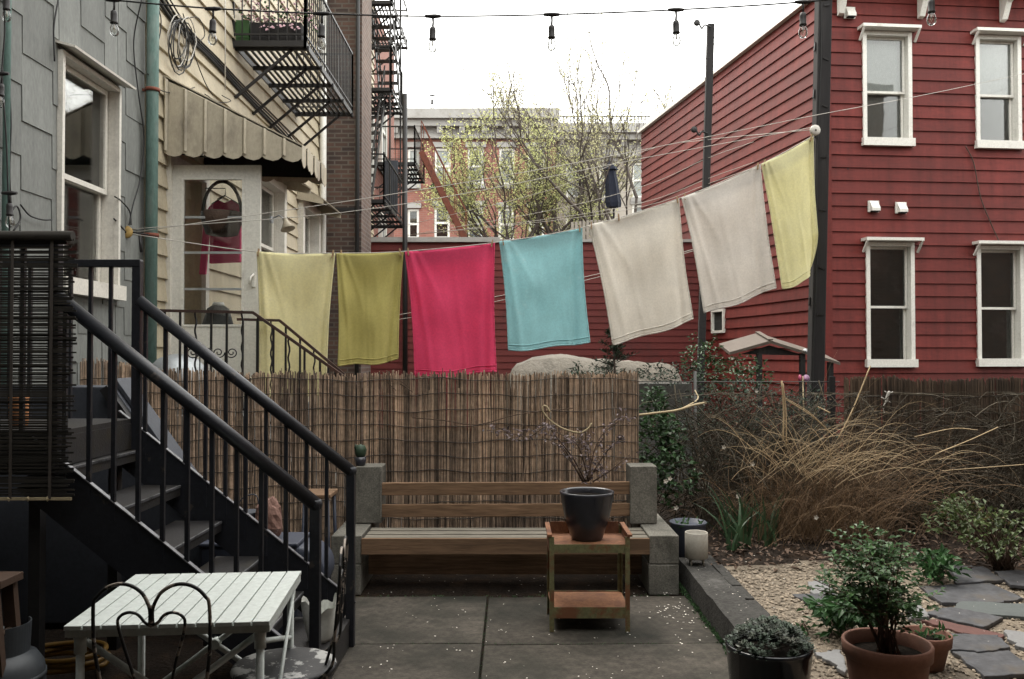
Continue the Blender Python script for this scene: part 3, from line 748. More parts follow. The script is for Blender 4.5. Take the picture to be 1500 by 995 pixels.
# ------------------------------------------------------------------ red brick row house at the back
def far_house(th, d, x0, x1, ytop, win_rows, brick, side, corn, bands, depth=9):
    A, B = P(x0, 520, d), P(x1, 520, d)
    zt = P(700, ytop, d).z
    z = lambda py: P(700, py, d).z
    X = lambda px: P(px, 300, d).x
    wl = []
    for (a, b, c, e, cur) in win_rows: wl.append((X(a), X(b), z(e), z(c), cur))
    f = MB()
    xs = sorted({A.x, B.x} | {q for w_ in wl for q in w_[:2]})
    for a, b in zip(xs[:-1], xs[1:]):
        m_ = (a + b) / 2
        holes = [(w_[2], w_[3]) for w_ in wl if w_[0] < m_ < w_[1]]
        for s0, s1 in spans(0, zt - .3, holes): f.face([(a, d, s0), (b, d, s0), (b, d, s1), (a, d, s1)])
    f.build('wall', brick, th)
    f = MB(); f.box(A.x, B.x, d + .4, d + depth, 0, zt - .3); f.build('rear_wall', side, th)
    f = MB(); f.face([(B.x, d, 0), (B.x, d + .4, 0), (B.x, d + .4, zt - .3), (B.x, d, zt - .3)]); f.face([(A.x, d + .4, 0), (A.x, d, 0), (A.x, d, zt - .3), (A.x, d + .4, zt - .3)]); f.build('side_wall', side, th)
    for (a, b, z0, z1, cur) in wl:
        f = MB(); t = .11
        for q in ((a, a + t, z0, z1), (b - t, b, z0, z1), (a + t, b - t, z1 - t, z1), (a + t, b - t, z0, z0 + t), (a + t, b - t, (z0 + z1) / 2 - .05, (z0 + z1) / 2 + .05)): f.box(q[0], q[1], d + .05, d + .16, q[2], q[3])
        wn = f.build('window', M['white_paint'], th)
        f = MB(); f.box(a + t, b - t, d + .18, d + .22, z0 + t, z1 - t); f.build('curtain', M[cur], wn)
        f = MB(); f.box(a + t, b - t, d + .10, d + .112, z0 + t, z1 - t); f.build('pane', M['glass'], wn)
        f = MB(); f.box(a - .1, b + .1, d - .12, d - .002, z1 + .02, z1 + .26); f.build('lintel', corn, wn)
        f = MB(); f.box(a - .08, b + .08, d - .16, d - .002, z0 - .22, z0 - .004); f.build('sill', corn, wn)
    f = MB(); (b0, b1, b2) = [z(q) for q in bands]
    f.box(A.x - .1, B.x + .1, d - .85, d + .5, b0 - .45, b0); f.box(A.x - .05, B.x + .05, d - .6, d + .4, b0 - .75, b0 - .452)
    f.box(A.x, B.x, d - .18, d + .3, b2, b0 - .752); f.box(A.x - .03, B.x + .03, d - .3, d + .3, b2 - .18, b2 - .002)
    co = f.build('cornice', corn, th)
    n = int((B.x - A.x) / 1.05)
    for i in range(n + 1):
        x = A.x + .25 + (B.x - A.x - .5) * i / n
        f = MB(); f.prism([(x - .13, d - .185, b0 - .76), (x - .13, d - .56, b0 - .76), (x - .13, d - .5, b0 - 1.05), (x - .13, d - .185, b1)], (.26, 0, 0)); f.build('bracket', corn, co)
rh = thing('brick_row_house', 'red brick row house with a pale grey bracketed cornice at the back of the yards', 'house', (P(690, 520, 40).x, 40, 0))
U = [(636, 660, 217, 270, 'shade_cloth'), (685, 709, 217, 270, 'curtain_grey'), (731, 754, 217, 270, 'curtain_grey'), (773, 798, 217, 270, 'curtain_grey'), (597, 614, 217, 270, 'shade_cloth'),
     (597, 614, 306, 350, 'curtain_dark'), (636, 659, 303, 350, 'curtain_dark'), (685, 708, 303, 352, 'curtain_blue'), (730, 753, 305, 352, 'curtain_grey'), (774, 797, 305, 352, 'curtain_dark')]
far_house(rh, 40, 540, 815, 166, U, M['row_brick'], M['row_brick_side'], M['cornice'], (166, 184, 199))
pb = thing('flower_box', 'green window box under an upper window of the brick row house', 'planter', P(648, 275, 39.8))
mb = MB()
for i in range(160):
    c = P(R.uniform(632, 664), R.uniform(272, 279), 39.75 + R.uniform(-.15, .05)); mb.leaf(c, (R.uniform(-1, 1), -.5, R.uniform(-.4, 1)), (0, -1, .4), .22, .14)
mb.build('foliage', M['ivy_leaf'], pb)
mb = MB(); mb.box(P(634, 0, 39.75).x, P(662, 0, 39.75).x, 39.6, 39.82, P(0, 280, 39.75).z, P(0, 275, 39.75).z); mb.build('box', M['post_wood'], pb)
ph = thing('pale_row_house', 'pale cream row house behind the leafing trees, left of the red boarded house', 'house', (P(890, 520, 43).x, 43, 0))
U2 = [(829, 856, 238, 290, 'shade_cloth'), (878, 902, 238, 290, 'curtain_grey'), (926, 948, 238, 290, 'shade_cloth'), (829, 856, 318, 362, 'curtain_grey'), (926, 948, 300, 350, 'curtain_grey')]
far_house(ph, 43, 816, 1040, 187, U2, M['pale_wall'], M['pale_wall'], M['cornice'], (187, 208, 226))
mb = MB()
for i in range(26):
    x = P(820 + i * 5.2, 0, 43).x; z0 = P(0, 188, 43).z; mb.bar((x, 43, z0), (x, 43, z0 + .6), .05, .05)
mb.bar((P(820, 0, 43).x, 43, z0 + .6), (P(952, 0, 43).x, 43, z0 + .6), .05, .05); mb.build('roof_railing', M['black_iron'], ph)

# ------------------------------------------------------------------ low red garage
ga = thing('red_garage', 'low dark red boarded garage with pale coping, behind the hanging towels', 'garage', (.6, 20, 0))
gx0, gx1, gy, gz = -2.9, 3.9, 17.5, 3.86
mb = MB(); siding(mb, (gx0, gy, 0), (1, 0, 0), (0, -1, 0), gx1 - gx0, .05, gz, .135, (), lip=.018); mb.build('wall', M['red_siding_dark'], ga)
mb = MB(); mb.box(gx0, gx1, gy + .02, 24, 0, gz - .02); mb.build('side_wall', M['red_siding_dark'], ga)
mb = MB(); mb.box(gx0 - .05, -.25, gy - .08, gy + .3, gz + .002, gz + .10); mb.box(-.25, gx1, gy - .06, gy + .3, gz + .002, gz + .06); mb.build('coping', M['grey_coping'], ga)
mb = MB(); mb.box(gx0, gx1, gy + .31, 24.1, gz - .01, gz + .03); mb.build('roof', M['red_roof'], ga)

# ------------------------------------------------------------------ red boarded house (right)
CX, CY = 4.71, 12.75
th_ = math.radians(5.2)
uf = V((math.cos(th_), math.sin(th_), 0)); nf = V((math.sin(th_), -math.cos(th_), 0))
us = V((-.184, 1, 0)).normalized(); ns = V((-us.y, us.x, 0))
CO = V((CX, CY, 0)); LF, LS, HR = 8.5, 8.35, 7.02
rd = thing('red_house', 'tall red boarded house with four white sash windows in its near face', 'house', (CX + 3, CY + 3, 0))
def onf(px, py):
    p = hit(px, py, CO, nf); return (p - CO).dot(uf), p.z
wl = []
for (x0, x1, y0, y1) in ((1262, 1335, 46, 213), (1427, 1495, 52, 217), (1267, 1339, 355, 535), (1429, 1499, 360, 534)):
    s0, z1 = onf(x0, y0); s1, z0 = onf(x1, y1); wl.append((s0, s1, z0, z1))
mb = MB(); siding(mb, CO, uf, nf, LF, .12, 7.05, .193, [(a + .02, b - .02, c + .02, d - .02) for a, b, c, d in wl], lip=.022, joints=3.2)
mb.build('front_wall', M['red_siding'], rd)
sw = None
mb = MB()
pS = hit(1058, 471, CO, ns); ss = (pS - CO).dot(us)
siding(mb, CO, us, ns, LS, .12, HR, .193, [(ss - .15, ss + .42, pS.z - .22, pS.z + .24)], lip=.022, joints=3.2); mb.build('side_wall', M['red_siding'], rd)
# carcass behind the boards
def strip(mb, O, u, n, L, H, ops, t=.28):
    xs = sorted({0, L} | {q for o in ops for q in o[:2]})
    for a, b in zip(xs[:-1], xs[1:]):
        m_ = (a + b) / 2
        for s0, s1 in spans(0, H, [(o[2], o[3]) for o in ops if o[0] < m_ < o[1]]): mb.lbox(O, u, n, a, b, s0, s1, -t, -.003)
mb = MB(); strip(mb, CO, uf, nf, LF, 7.0, wl); strip(mb, CO, us, ns, LS, 6.98, [])
mb.build('backing_wall', M['red_siding_dark'], rd)
mb = MB(); e = CO + us * LS; g = CO + uf * LF
mb.prism([CO + V((0, 0, 6.9)), g + V((0, 0, 6.9)), g + us * LS + V((0, 0, 6.9)), e + V((0, 0, 6.9))], (0, 0, .08)); mb.build('roof', M['red_roof'], rd)
mb = MB(); mb.lbox(CO, us, ns, 0, LS + .05, HR, HR + .07, -.2, .09); mb.build('roof_coping', M['white_paint'], rd)
mb = MB(); mb.lathe([(.001, 0), (.004, .002), (.012, .004)], V(onf(1241, 248)[0] * uf + CO + nf * .02) + V((0, 0, onf(1241, 248)[1])), 8, axis=nf); mb.build('bolt_hole', M['inside_shade'], rd)
mb = MB(); mb.lbox(CO, uf, nf, -.02, LF, 7.05, 7.14, .0, .14); mb.lbox(CO, uf, nf, -.05, LF, 7.142, 7.3, 0, .42)
co = mb.build('cornice', M['white_paint'], rd)
for px in (1228, 1345, 1465, 1580):
    s, z = onf(px, 4)
    k = MB(); a = CO + uf * (s - .035)
    k.prism([a + V((0, 0, 7.05)) + nf * .03, a + V((0, 0, 7.05)) + nf * .36, a + V((0, 0, 6.96)) + nf * .36, a + V((0, 0, 6.88)) + nf * .2, a + V((0, 0, 6.66)) + nf * .1, a + V((0, 0, 6.64)) + nf * .03], uf * .085); k.build('bracket', M['white_paint'], co)
mb = MB(); mb.lbox(CO, uf, nf, -.03, .07, .05, 7.04, .0, .034); mb.lbox(CO, us, ns, .002, .08, .05, 7.0, .0, .034); mb.build('corner_board', M['red_siding'], rd)
cfg = [('shade_cloth', 'shade_cloth', 'curtain_grey'), ('shade_cloth', 'shade_cloth', 'curtain_dark'), ('x', 'curtain_dark', 'curtain_dark'), ('x', 'curtain_dark', 'curtain_dark')]
for (a, b, c, d), (_, up, lo) in zip(wl, cfg):
    window(rd, CO + uf * a + V((0, 0, c)), uf, nf, b - a, d - c, M['white_paint'], case=.06, proud=.04, depth=.17, meet=.48, hood=.19, up=up, low=lo, sash=.035, sill=.09)
q = MB(); O = CO + us * (ss - .15) + V((0, 0, pS.z - .22))
for z in ((0, .05, 0, .46), (.52, .57, 0, .46), (.05, .52, 0, .05), (.05, .52, .41, .46)): q.lbox(O, us, ns, z[0], z[1], z[2], z[3], -.05, .05)
wn = q.build('window', M['white_paint'], rd)
q = MB(); q.lbox(O, us, ns, .05, .52, .05, .41, -.02, .0); q.build('pane', M['curtain_dark'], wn)
for (px, py) in ((1243, 20), (1278, 303), (1318, 305), (1508, 378)):
    s, z = onf(px, py); k = MB(); O = CO + uf * (s - .085) + V((0, 0, z - .085))
    k.lbox(O, uf, nf, 0, .17, 0, .17, .015, .04)
    k.prism([O + nf * .042 + uf * .02 + V((0, 0, .165)), O + nf * .12 + uf * .02 + V((0, 0, .05)), O + nf * .12 + uf * .02 + V((0, 0, .01)), O + nf * .042 + uf * .02 + V((0, 0, .01))], uf * .13)
    vt = k.build('vent_hood', M['white_paint'], rd)
    k = MB(); k.lbox(O, uf, nf, .03, .14, -.004, .008, .044, .115); k.build('vent_flap', M['inside_shade'], vt)
cable(smooth([CO + uf * (onf(x, y)[0]) + V((0, 0, onf(x, y)[1])) + nf * .04 for x, y in ((1412, 215), (1424, 240), (1434, 290), (1450, 330), (1462, 356))]), .008, M['cable_brown'], rd)
# ------------------------------------------------------------------ ground
mb = MB(); mb.face([(-120, -120, -.06), (120, -120, -.06), (120, 160, -.06), (-120, 160, -.06)]); structure(mb, 'ground', M['soil'])
# concrete slabs
mb = MB()
xs = [-1.02, -.155, 1.13]; ys = [-3.0, -1.7, -.8, .1, 1.0, 1.9, 2.8, 3.7, 4.6, 5.5]
for i in range(2):
    for j in range(9):
        g = .006; t = [R.uniform(-.003, .003) for _ in range(4)]
        sk = .02
        x0, x1, y0, y1 = xs[i] + g, xs[i + 1] - g, ys[j] + g, ys[j + 1] - g
        top = [V((x0, y0, t[0])), V((x1, y0 + sk, t[1])), V((x1, y1 + sk, t[2])), V((x0, y1, t[3]))]
        mb.mesh([p - V((0, 0, .05)) for p in top] + top, [(4, 5, 6, 7), (0, 1, 5, 4), (1, 2, 6, 5), (2, 3, 7, 6), (3, 0, 4, 7)])
structure(mb, 'patio', M['concrete'], bevel=.006)
mb = MB(); mb.face([(-3.28, -3, -.035), (1.14, -3, -.035), (1.14, 8, -.035), (-3.28, 8, -.035)]); structure(mb, 'patio_bed', M['soil'])
# raised garden bed surface
mb = MB(); gx, gy = 30, 26
def gz_(x, y):
    z = .075 + .02 * mnoise.noise(V((x * 1.3, y * 1.3, 0))) + .012 * mnoise.noise(V((x * 5, y * 5, 3)))
    return z + max(0, y - 6.0) * .03
for i in range(gx):
    for j in range(gy):
        q = []
        for a, b in ((0, 0), (1, 0), (1, 1), (0, 1)):
            x = 1.2 + (i + a) * 5.2 / gx; y = 1.5 + (j + b) * 7.3 / gy; q.append((x, y, gz_(x, y)))
        mb.face(q, True)
structure(mb, 'garden_bed', M['soil'])
def gravel_edge(x):   # far limit of the gravel
    return 6.02 + .12 * math.sin(x * 3) - .25 * max(0, x - 2.2)
mb = MB()
gx, gy = 44, 40
for i in range(gx):
    for j in range(gy):
        x = 1.3 + (i + .5) * 4.6 / gx; y = 1.6 + (j + .5) * 4.6 / gy
        if y > gravel_edge(x) + .05 * R.random(): continue
        q = []
        for a, b in ((0, 0), (1, 0), (1, 1), (0, 1)):
            xx = 1.3 + (i + a) * 4.6 / gx; yy = 1.6 + (j + b) * 4.6 / gy; q.append((xx, yy, gz_(xx, yy) + .012))
        mb.face(q, True)
structure(mb, 'gravel_path', M['gravel_base'])
mb = MB()
for i in range(9000):
    y = 3.1 + 3.1 * R.random() ** .8; x = 1.36 + R.random() ** 1.3 * 2.9
    if y > gravel_edge(x) - .03 or x > y * .64: continue
    r = R.uniform(.006, .013); c = V((x, y, gz_(x, y) + .014 + r * .3))
    a = R.uniform(0, 6.28); u = V((math.cos(a), math.sin(a), R.uniform(-.3, .3))) * r * R.uniform(1, 1.7); v = V((-math.sin(a), math.cos(a), 0)) * r; w = V((0, 0, r * .7))
    mb.mesh([c + u, c + v, c - u, c - v, c + w, c - w], [(0, 1, 4), (1, 2, 4), (2, 3, 4), (3, 0, 4), (1, 0, 5), (2, 1, 5), (3, 2, 5), (0, 3, 5)])
tag(mb.build('pea_gravel', M['pebble']), 'small tan pebbles spread between the flagstones and the kerb', 'gravel', None, 'stuff')

# flagstones: outline in photo coordinates laid on the ground level
stones = [
    ([(1183, 850), (1210, 848), (1226, 866), (1192, 868)], 'slate_pale', 'small pale flagstone at the far left of the gravel, behind the rose bush'),
    ([(1160, 868), (1222, 866), (1236, 884), (1196, 890)], 'slate', 'grey flagstone on the gravel just left of the potted rose bush'),
    ([(1390, 828), (1440, 830), (1472, 850), (1400, 855)], 'slate', 'grey flagstone behind, beside the leafy clump at the back of the path'),
    ([(1345, 856), (1450, 852), (1500, 874), (1462, 880), (1380, 880)], 'slate', 'wide grey flagstone near the back of the path'),
    ([(1408, 879), (1500, 882), (1530, 905), (1440, 897), (1396, 889)], 'slate_green', 'large green grey flagstone right of the reddish stone strip'),
    ([(1352, 896), (1392, 888), (1470, 903), (1440, 917), (1398, 908)], 'slate', 'dark mauve flagstone just above the red paver strip'),
    ([(1350, 908), (1372, 906), (1470, 928), (1462, 934), (1400, 924)], 'red_stone', 'narrow brick red paver strip between two slate flagstones'),
    ([(1392, 930), (1462, 932), (1480, 950), (1440, 956), (1392, 954)], 'slate', 'grey flagstone right of the small terracotta pot'),
    ([(1394, 954), (1478, 952), (1520, 986), (1442, 990)], 'slate', 'large dark flagstone in the right foreground corner'),
    ([(1472, 922), (1530, 930), (1540, 960), (1486, 944)], 'slate_pale', 'pale flagstone at the right edge below the green one'),
    ([(1456, 838), (1520, 836), (1540, 862), (1480, 858)], 'slate', 'dark flagstone at the far right edge of the path'),
    ([(1324, 888), (1350, 886), (1362, 902), (1332, 905)], 'slate_pale', 'small pale flagstone peeping out right of the rose bush'),
    ([(1192, 955), (1232, 952), (1238, 985), (1216, 968)], 'slate_pale', 'broken pale stone piece between the succulent pot and the terracotta pot'),
]
for pts, m_, lab in stones:
    poly = [PG(x, y, .115) for x, y in pts]
    c = sum(poly, V((0, 0, 0))) / len(poly)
    pl = []
    for i, p in enumerate(poly):
        q = poly[(i + 1) % len(poly)]
        pl.append(p); 
        for t in (.17, .34, .5, .66, .83): pl.append(p.lerp(q, t) + V((R.uniform(-.014, .014), R.uniform(-.014, .014), 0)))
    base = gz_(c.x, c.y)
    pl = [V((p.x, p.y, base + .016)) for p in pl]
    mb = MB(); mb.prism(pl, (0, 0, .022)); tag(mb.build('flagstone', M[m_], bevel=.004), lab, 'flagstone', 'flagstones in the gravel path')
# kerb
kb = thing('concrete_kerb', 'old stained concrete kerb between the patio and the gravel', 'kerb', (1.26, 5, 0))
mb = MB(); n = 14
for i in range(n):
    y0 = 4.16 + (5.95 - 4.16) * i / n; y1 = 4.16 + (5.95 - 4.16) * (i + 1) / n
    w = lambda y: .003 * math.sin(y * 17) + .002 * math.sin(y * 41)
    xa0, xa1 = 1.15 + w(y0), 1.15 + w(y1); xb0, xb1 = 1.355 - .015 * (y0 - 4), 1.355 - .015 * (y1 - 4)
    z0, z1 = .145 + w(y0 * 1.3), .145 + w(y1 * 1.3)
    mb.face([(xa0, y0, z0), (xb0, y0, z0), (xb1, y1, z1), (xa1, y1, z1)]); mb.face([(xa0 - .01, y0, -.03), (xa0, y0, z0), (xa1, y1, z1), (xa1 - .01, y1, -.03)]); mb.face([(xb0, y0, z0), (xb0, y0, 0), (xb1, y1, 0), (xb1, y1, z1)])
mb.face([(1.14, 4.16, -.03), (1.355, 4.16, -.03), (1.352, 4.16, .145), (1.15, 4.16, .145)])
mb.build('kerb_block', M['kerb'], kb)
y = 2.4; k = 0
while y < 5.9:
    L = R.uniform(.2, .32); mb = MB(); o = R.uniform(-.008, .008)
    mb.box(1.362 + o, 1.43 + o, y, y + L - .012, .02, .118 + R.uniform(-.012, .008)) if y > 4.1 else mb.box(1.20 + o, 1.34 + o, y, y + L - .012, .0, .09 + R.uniform(-.012, .008))
    tag(mb.build('edging_brick', M['kerb'], bevel=.006), 'weathered edging brick in the row beside the kerb' if y > 4.1 else 'weathered edging brick in the row in front of the kerb', 'brick', 'edging bricks beside the kerb' if y > 4.1 else 'edging bricks in front of the kerb')
    y += L; k += 1
# fallen petals
mb = MB()
def petal(x, y, z, s):
    a = R.uniform(0, 6.28); u = V((math.cos(a), math.sin(a), R.uniform(-.2, .2))) * s; v = V((-math.sin(a), math.cos(a), R.uniform(-.2, .2))) * s * .7
    c = V((x, y, z)); mb.face([c - u, c + v * .9 - u * .2, c + u, c - v])
for i in range(190): petal(R.uniform(-.75, 1.1), 5.5 - 2.4 * R.random() ** .8, .008, R.uniform(.003, .007))
for i in range(70): petal(R.gauss(.99, .08), R.gauss(5.15, .25), .008, R.uniform(.004, .009))
for i in range(60): petal(R.uniform(-1.5, 1.1), R.uniform(5.5, 6.3), -.02, R.uniform(.004, .009))
for i in range(40): petal(R.uniform(1.17, 1.34), R.uniform(4.2, 5.9), .152, R.uniform(.003, .006))
for i in range(70): petal(R.uniform(1.4, 3.2), R.uniform(4.2, 6.2), .13, R.uniform(.003, .007))
tag(mb.build('fallen_petals', M['petal']), 'tiny white petals scattered over the patio slabs', 'petals', None, 'stuff')

mb = MB()
def tuft(x, y, z, s):
    for k in range(R.choice((3, 4, 5))): mb.leaf((x + R.gauss(0, .006), y + R.gauss(0, .006), z), (R.uniform(-1, 1), R.uniform(-1, 1), R.uniform(.4, 1.6)), (0, -.3, 1), s * R.uniform(.6, 1.4), s * .4)
for i in range(230): tuft(R.gauss(1.125, .012), R.uniform(4.0, 5.9), .0, .018)
for i in range(90): tuft(-.155 + R.gauss(0, .004), R.uniform(3.2, 5.5), -.004, .007)
for i in range(110): tuft(R.uniform(-1, 1.1), 4.61 + R.gauss(0, .005), -.004, .007)
for i in range(160): tuft(R.uniform(-1, 1.1), 5.51 + R.gauss(0, .02), -.01, .012)
tag(mb.build('moss', M['ivy_leaf']), 'moss and tiny weeds along the slab joints and the kerb foot', 'moss', None, 'stuff')

# ------------------------------------------------------------------ metal staircase
st = thing('metal_staircase', 'black metal staircase with pipe rails coming down from the grey house', 'staircase', (-2, 4.2, 0))
YN, YF = 3.75, 4.57
nos = [(-1.985, 1.045), (-1.765, .857), (-1.545, .668), (-1.325, .48), (-1.11, .295)]
for x, z in nos:
    mb = MB(); mb.box(x - .245, x, YN + .015, YF - .015, z - .022, z); mb.box(x - .018, x, YN + .015, YF - .015, z - .055, z - .0225)
    t = mb.build('tread', M['tread'], st)
    mb = MB(); mb.box(x + .0005, x + .005, YN + .02, YF - .02, z - .011, z + .0015); mb.build('nosing_strip', M['nosing_metal'], t)  # lighter bar paints a highlight along the tread edge
    mb = MB()
    for i in range(60):
        y = YN + .02 + (YF - YN - .04) * i / 60; mb.box(x + .0055, x + .007, y, y + .009, z - .011, z - .001)
    mb.build('nosing', M['worn_edge'], t)
    if z > .4:
        mb = MB(); mb.obox((x - .235, (YN + YF) / 2, z - .12), (.0, .12, 0), (.05, 0, .065), (.003, 0, -.002)); mb.build('step_bracket', M['slate_paint'], st)
mb = MB(); mb.box(-1.16, -.86, YN - .25, YF + .02, .115, .15); mb.box(-1.16, -1.12, YN - .2, YF, 0, .114); mb.box(-.90, -.863, YN - .24, YF + .015, .0, .114); mb.build('bottom_step', M['tread'], st, bevel=.004)
zs = lambda x: 1.075 - .80 * (x + 1.985)
for y in (YN, YF):
    mb = MB(); o = .0 if y == YN else .06
    a, b = V((-2.10, y, zs(-2.10) - .12 + o)), V((-.90, y, zs(-.90) - .12 + o)); mb.bar(a, b, .012, .22)
    sg = mb.build('stringer', M['rail_paint'], st)
    mb = MB(); mb.bar(a + V((0, 0, .1445)), b + V((0, 0, .1445)), .026, .005); mb.build('stringer_edge', M['worn_edge'], sg)
mb = MB(); mb.box(-3.27, -2.03, YN, YF, 1.185, 1.21); mb.box(-2.045, -2.025, YN, YF, 1.05, 1.184); mb.box(-3.27, -2.06, YN - .004, YN + .012, 1.03, 1.184); mb.box(-3.27, -2.06, YF - .012, YF + .004, 1.03, 1.184); mb.build('landing', M['tread'], st)
for x in (-3.2, -2.1):
    for y in (YN + .04, YF - .04):
        mb = MB(); mb.box(x - .025, x + .025, y - .025, y + .025, 0, 1.03); mb.build('leg', M['black_iron'], st)
rz = lambda x: .905 + .80 * (-.86 - x) - .01
def rail(y, xtop, o):
    mb = MB(); mb.tube([(-.86, y, rz(-.86) + o), (xtop, y, rz(xtop) + o)], .031, 14); mb.lathe([(.0, -.03), (.026, -.02), (.031, 0), (.026, .02), (0, .03)], (-.86, y, rz(-.86) + o), 14)
    mb.build('handrail', M['rail_paint'], st)
    x = -.99
    while x > xtop:
        mb = MB(); mb.box(x - .009, x + .009, y - .009, y + .009, zs(x) - .06, rz(x) + o - .01); mb.build('baluster', M['rail_paint'], st); x -= .108
rail(YN, -2.0, 0); rail(YF, -2.0, .035)
for y, o in ((YN, 0), (YF, .035)):
    mb = MB(); mb.box(-.882, -.838, y - .022, y + .022, .0, rz(-.86) + o - .005); mb.build('newel_post', M['rail_paint'], st, bevel=.003)
    mb = MB(); mb.box(-2.03, -1.985, y - .022, y + .022, 1.0, 2.055); mb.build('newel_post', M['rail_paint'], st, bevel=.003)
    mb = MB(); mb.box(-3.28, -1.986, y - .024, y + .024, 2.02, 2.06); mb.build('landing_rail', M['rail_paint'], st, bevel=.004)
    x = -2.15
    while x > -3.25:
        mb = MB(); mb.box(x - .009, x + .009, y - .009, y + .009, 1.21, 2.02); mb.build('baluster', M['rail_paint'], st); x -= .108

# dark reed blind tied on the landing rail
bl = thing('reed_blind', 'dark weathered reed blind hung along the near side of the stair landing', 'blind', (-2.5, 3.69, .92))
mb = MB(); z = .95
while z < 2.06:
    xa = -3.2; xb = -1.89 + R.uniform(-.045, .012)
    mb.bar((xa, 3.69 + R.uniform(-.003, .003), z + R.uniform(-.003, .003)), (xb, 3.69 + R.uniform(-.003, .003), z + R.uniform(-.004, .004)), .005, R.uniform(.006, .0092)); z += .0105
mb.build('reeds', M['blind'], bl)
mb = MB(); mb.bar((-3.2, 3.69, .93), (-1.9, 3.69, .93), .012, .012)
for i in range(12): mb.lathe([(.0, -.012), (.011, 0), (0, .012)], (-2.0 - i * .083, 3.685, .93), 8)
mb.build('bottom_rod', M['vine_rope'], bl)
mb = MB(); mb.tube([(-3.2, 3.685, 2.065), (-1.9, 3.685, 2.065)], .022, 8); mb.build('rolled_top', M['blind'], bl)
mb = MB()
for x in (-1.99, -2.16, -2.33, -2.5, -2.67, -2.84): mb.box(x - .006, x + .006, 3.681, 3.684, .93, 2.06)
mb.build('ties', M['wire'], bl)
oc = P(27, 634, 4.05)
mb = MB(); mb.lathe([(.038, 0), (.042, .01), (.044, .14), (.04, .145), (.035, .12)], (oc.x, oc.y, 1.212), 16); tag(mb.build('clay_candle_pot', M['orange_clay'], None), 'small orange clay pot standing on the landing behind the dark reed blind', 'pot')

# cellar bulkhead behind the stairs
ck = thing('cellar_bulkhead', 'slate blue sloping cellar bulkhead between the stairs and the reed fence', 'bulkhead', (-2.4, 5.3, 0))
mb = MB(); y0, y1 = 4.95, 5.2
mb.prism([(-3.25, y0, 0), (-3.25, y0, 1.37), (-2.31, y0, 1.365), (-1.62, y0, .40), (-1.62, y0, 0)], (0, y1 - y0, 0)); mb.build('body', M['slate_paint'], ck, bevel=.008)
mb = MB(); mb.bar((-2.345, y0 - .03, 1.36), (-1.7, y0 - .03, .46), .05, .05); mb.build('edge_rail', M['black_iron'], ck)
mb = MB(); mb.obox((-1.96, (y0 + y1) / 2, .905), (.36, 0, -.503), (0, .10, 0), (.010, 0, .007)); mb.build('hatch_door', M['slate_paint'], ck, bevel=.004)

# ------------------------------------------------------------------ reed fences
def reed_fence(A, B, z0, ztop, n, r, mt, name, label, wires, gap=0.12, layers=1, posts=True, postm='post_wood', cat='fence'):
    A, B = V(A), V(B); th = thing(name, label, cat, ((A.x + B.x) / 2, (A.y + B.y) / 2, 0))
    d = (B - A).normalized(); nn = V((d.y, -d.x, 0)); L = (B - A).length
    mb = MB()
    for l in range(layers):
        for i in range(n):
            s = L * (i + R.uniform(-.35, .35)) / n
            if R.random() < gap: continue
            if mnoise.noise(V((s * 2.2, l * 7.0, 4))) > .52 and R.random() < .4: continue
            rr = r * R.uniform(.45, 1.2)
            zt = ztop(s / L) + R.gauss(0, .013) - (R.random() < .07) * R.uniform(0, .14)
            o = nn * (R.uniform(-.004, .004) - l * .012)
            b = A + d * s + o; lean = d * R.gauss(0, .006 if R.random() < .93 else .03)
            pts = [b + V((0, 0, z0 + R.uniform(0, .02))) - lean, b + V((0, 0, (z0 + zt) * .5)) + d * R.gauss(0, .003), b + V((0, 0, zt)) + lean]
            mb.tube(pts, [rr, rr, rr * .9], 4, smooth=False, cap=True)
    mb.build('reeds', mt, th)
    mb = MB()
    for zw in wires:
        pts = []
        for i in range(41):
            t = i / 40; p = A + d * (L * t) + nn * (r + .003); p.z = zw + .012 * math.sin(t * 23 + zw * 9) + .006 * math.sin(t * 61); pts.append(p)
        mb.tube(pts, .0028, 4)
    mb.build('binding_wire', M['wire'], th)
    if posts:
        for i in range(int(L / 1.6) + 1):
            q = A + d * min(L - .05, .05 + i * 1.6) - nn * .05; mb = MB(); mb.box(q.x - .03, q.x + .03, q.y - .03, q.y + .03, -.05, ztop(.5) - .1); mb.build('post', M[postm], th)
    return th
YB = 6.42
lw = [.10 + .115 * i for i in range(12)]
reed_fence((-3.24, YB, 0), (.955, YB, 0), .0, lambda t: 1.405 + .10 * max(0, .28 - t) / .28 + .012 * math.sin(t * 30) * math.sin(t * 11), 760, .0050, M['reed'], 'reed_fence', 'brown bamboo reed fence standing right behind the wooden bench', lw, layers=2, gap=.2)
reed_fence((3.02, 7.75, 0), (6.6, 7.45, 0), .05, lambda t: 1.33 + .015 * math.sin(t * 19) - .02 * t, 420, .0075, M['reed_dark'], 'reed_fence', 'dark old reed fence below the red house, behind the dry grass', [.2 + .14 * i for i in range(8)], layers=3, gap=.08)
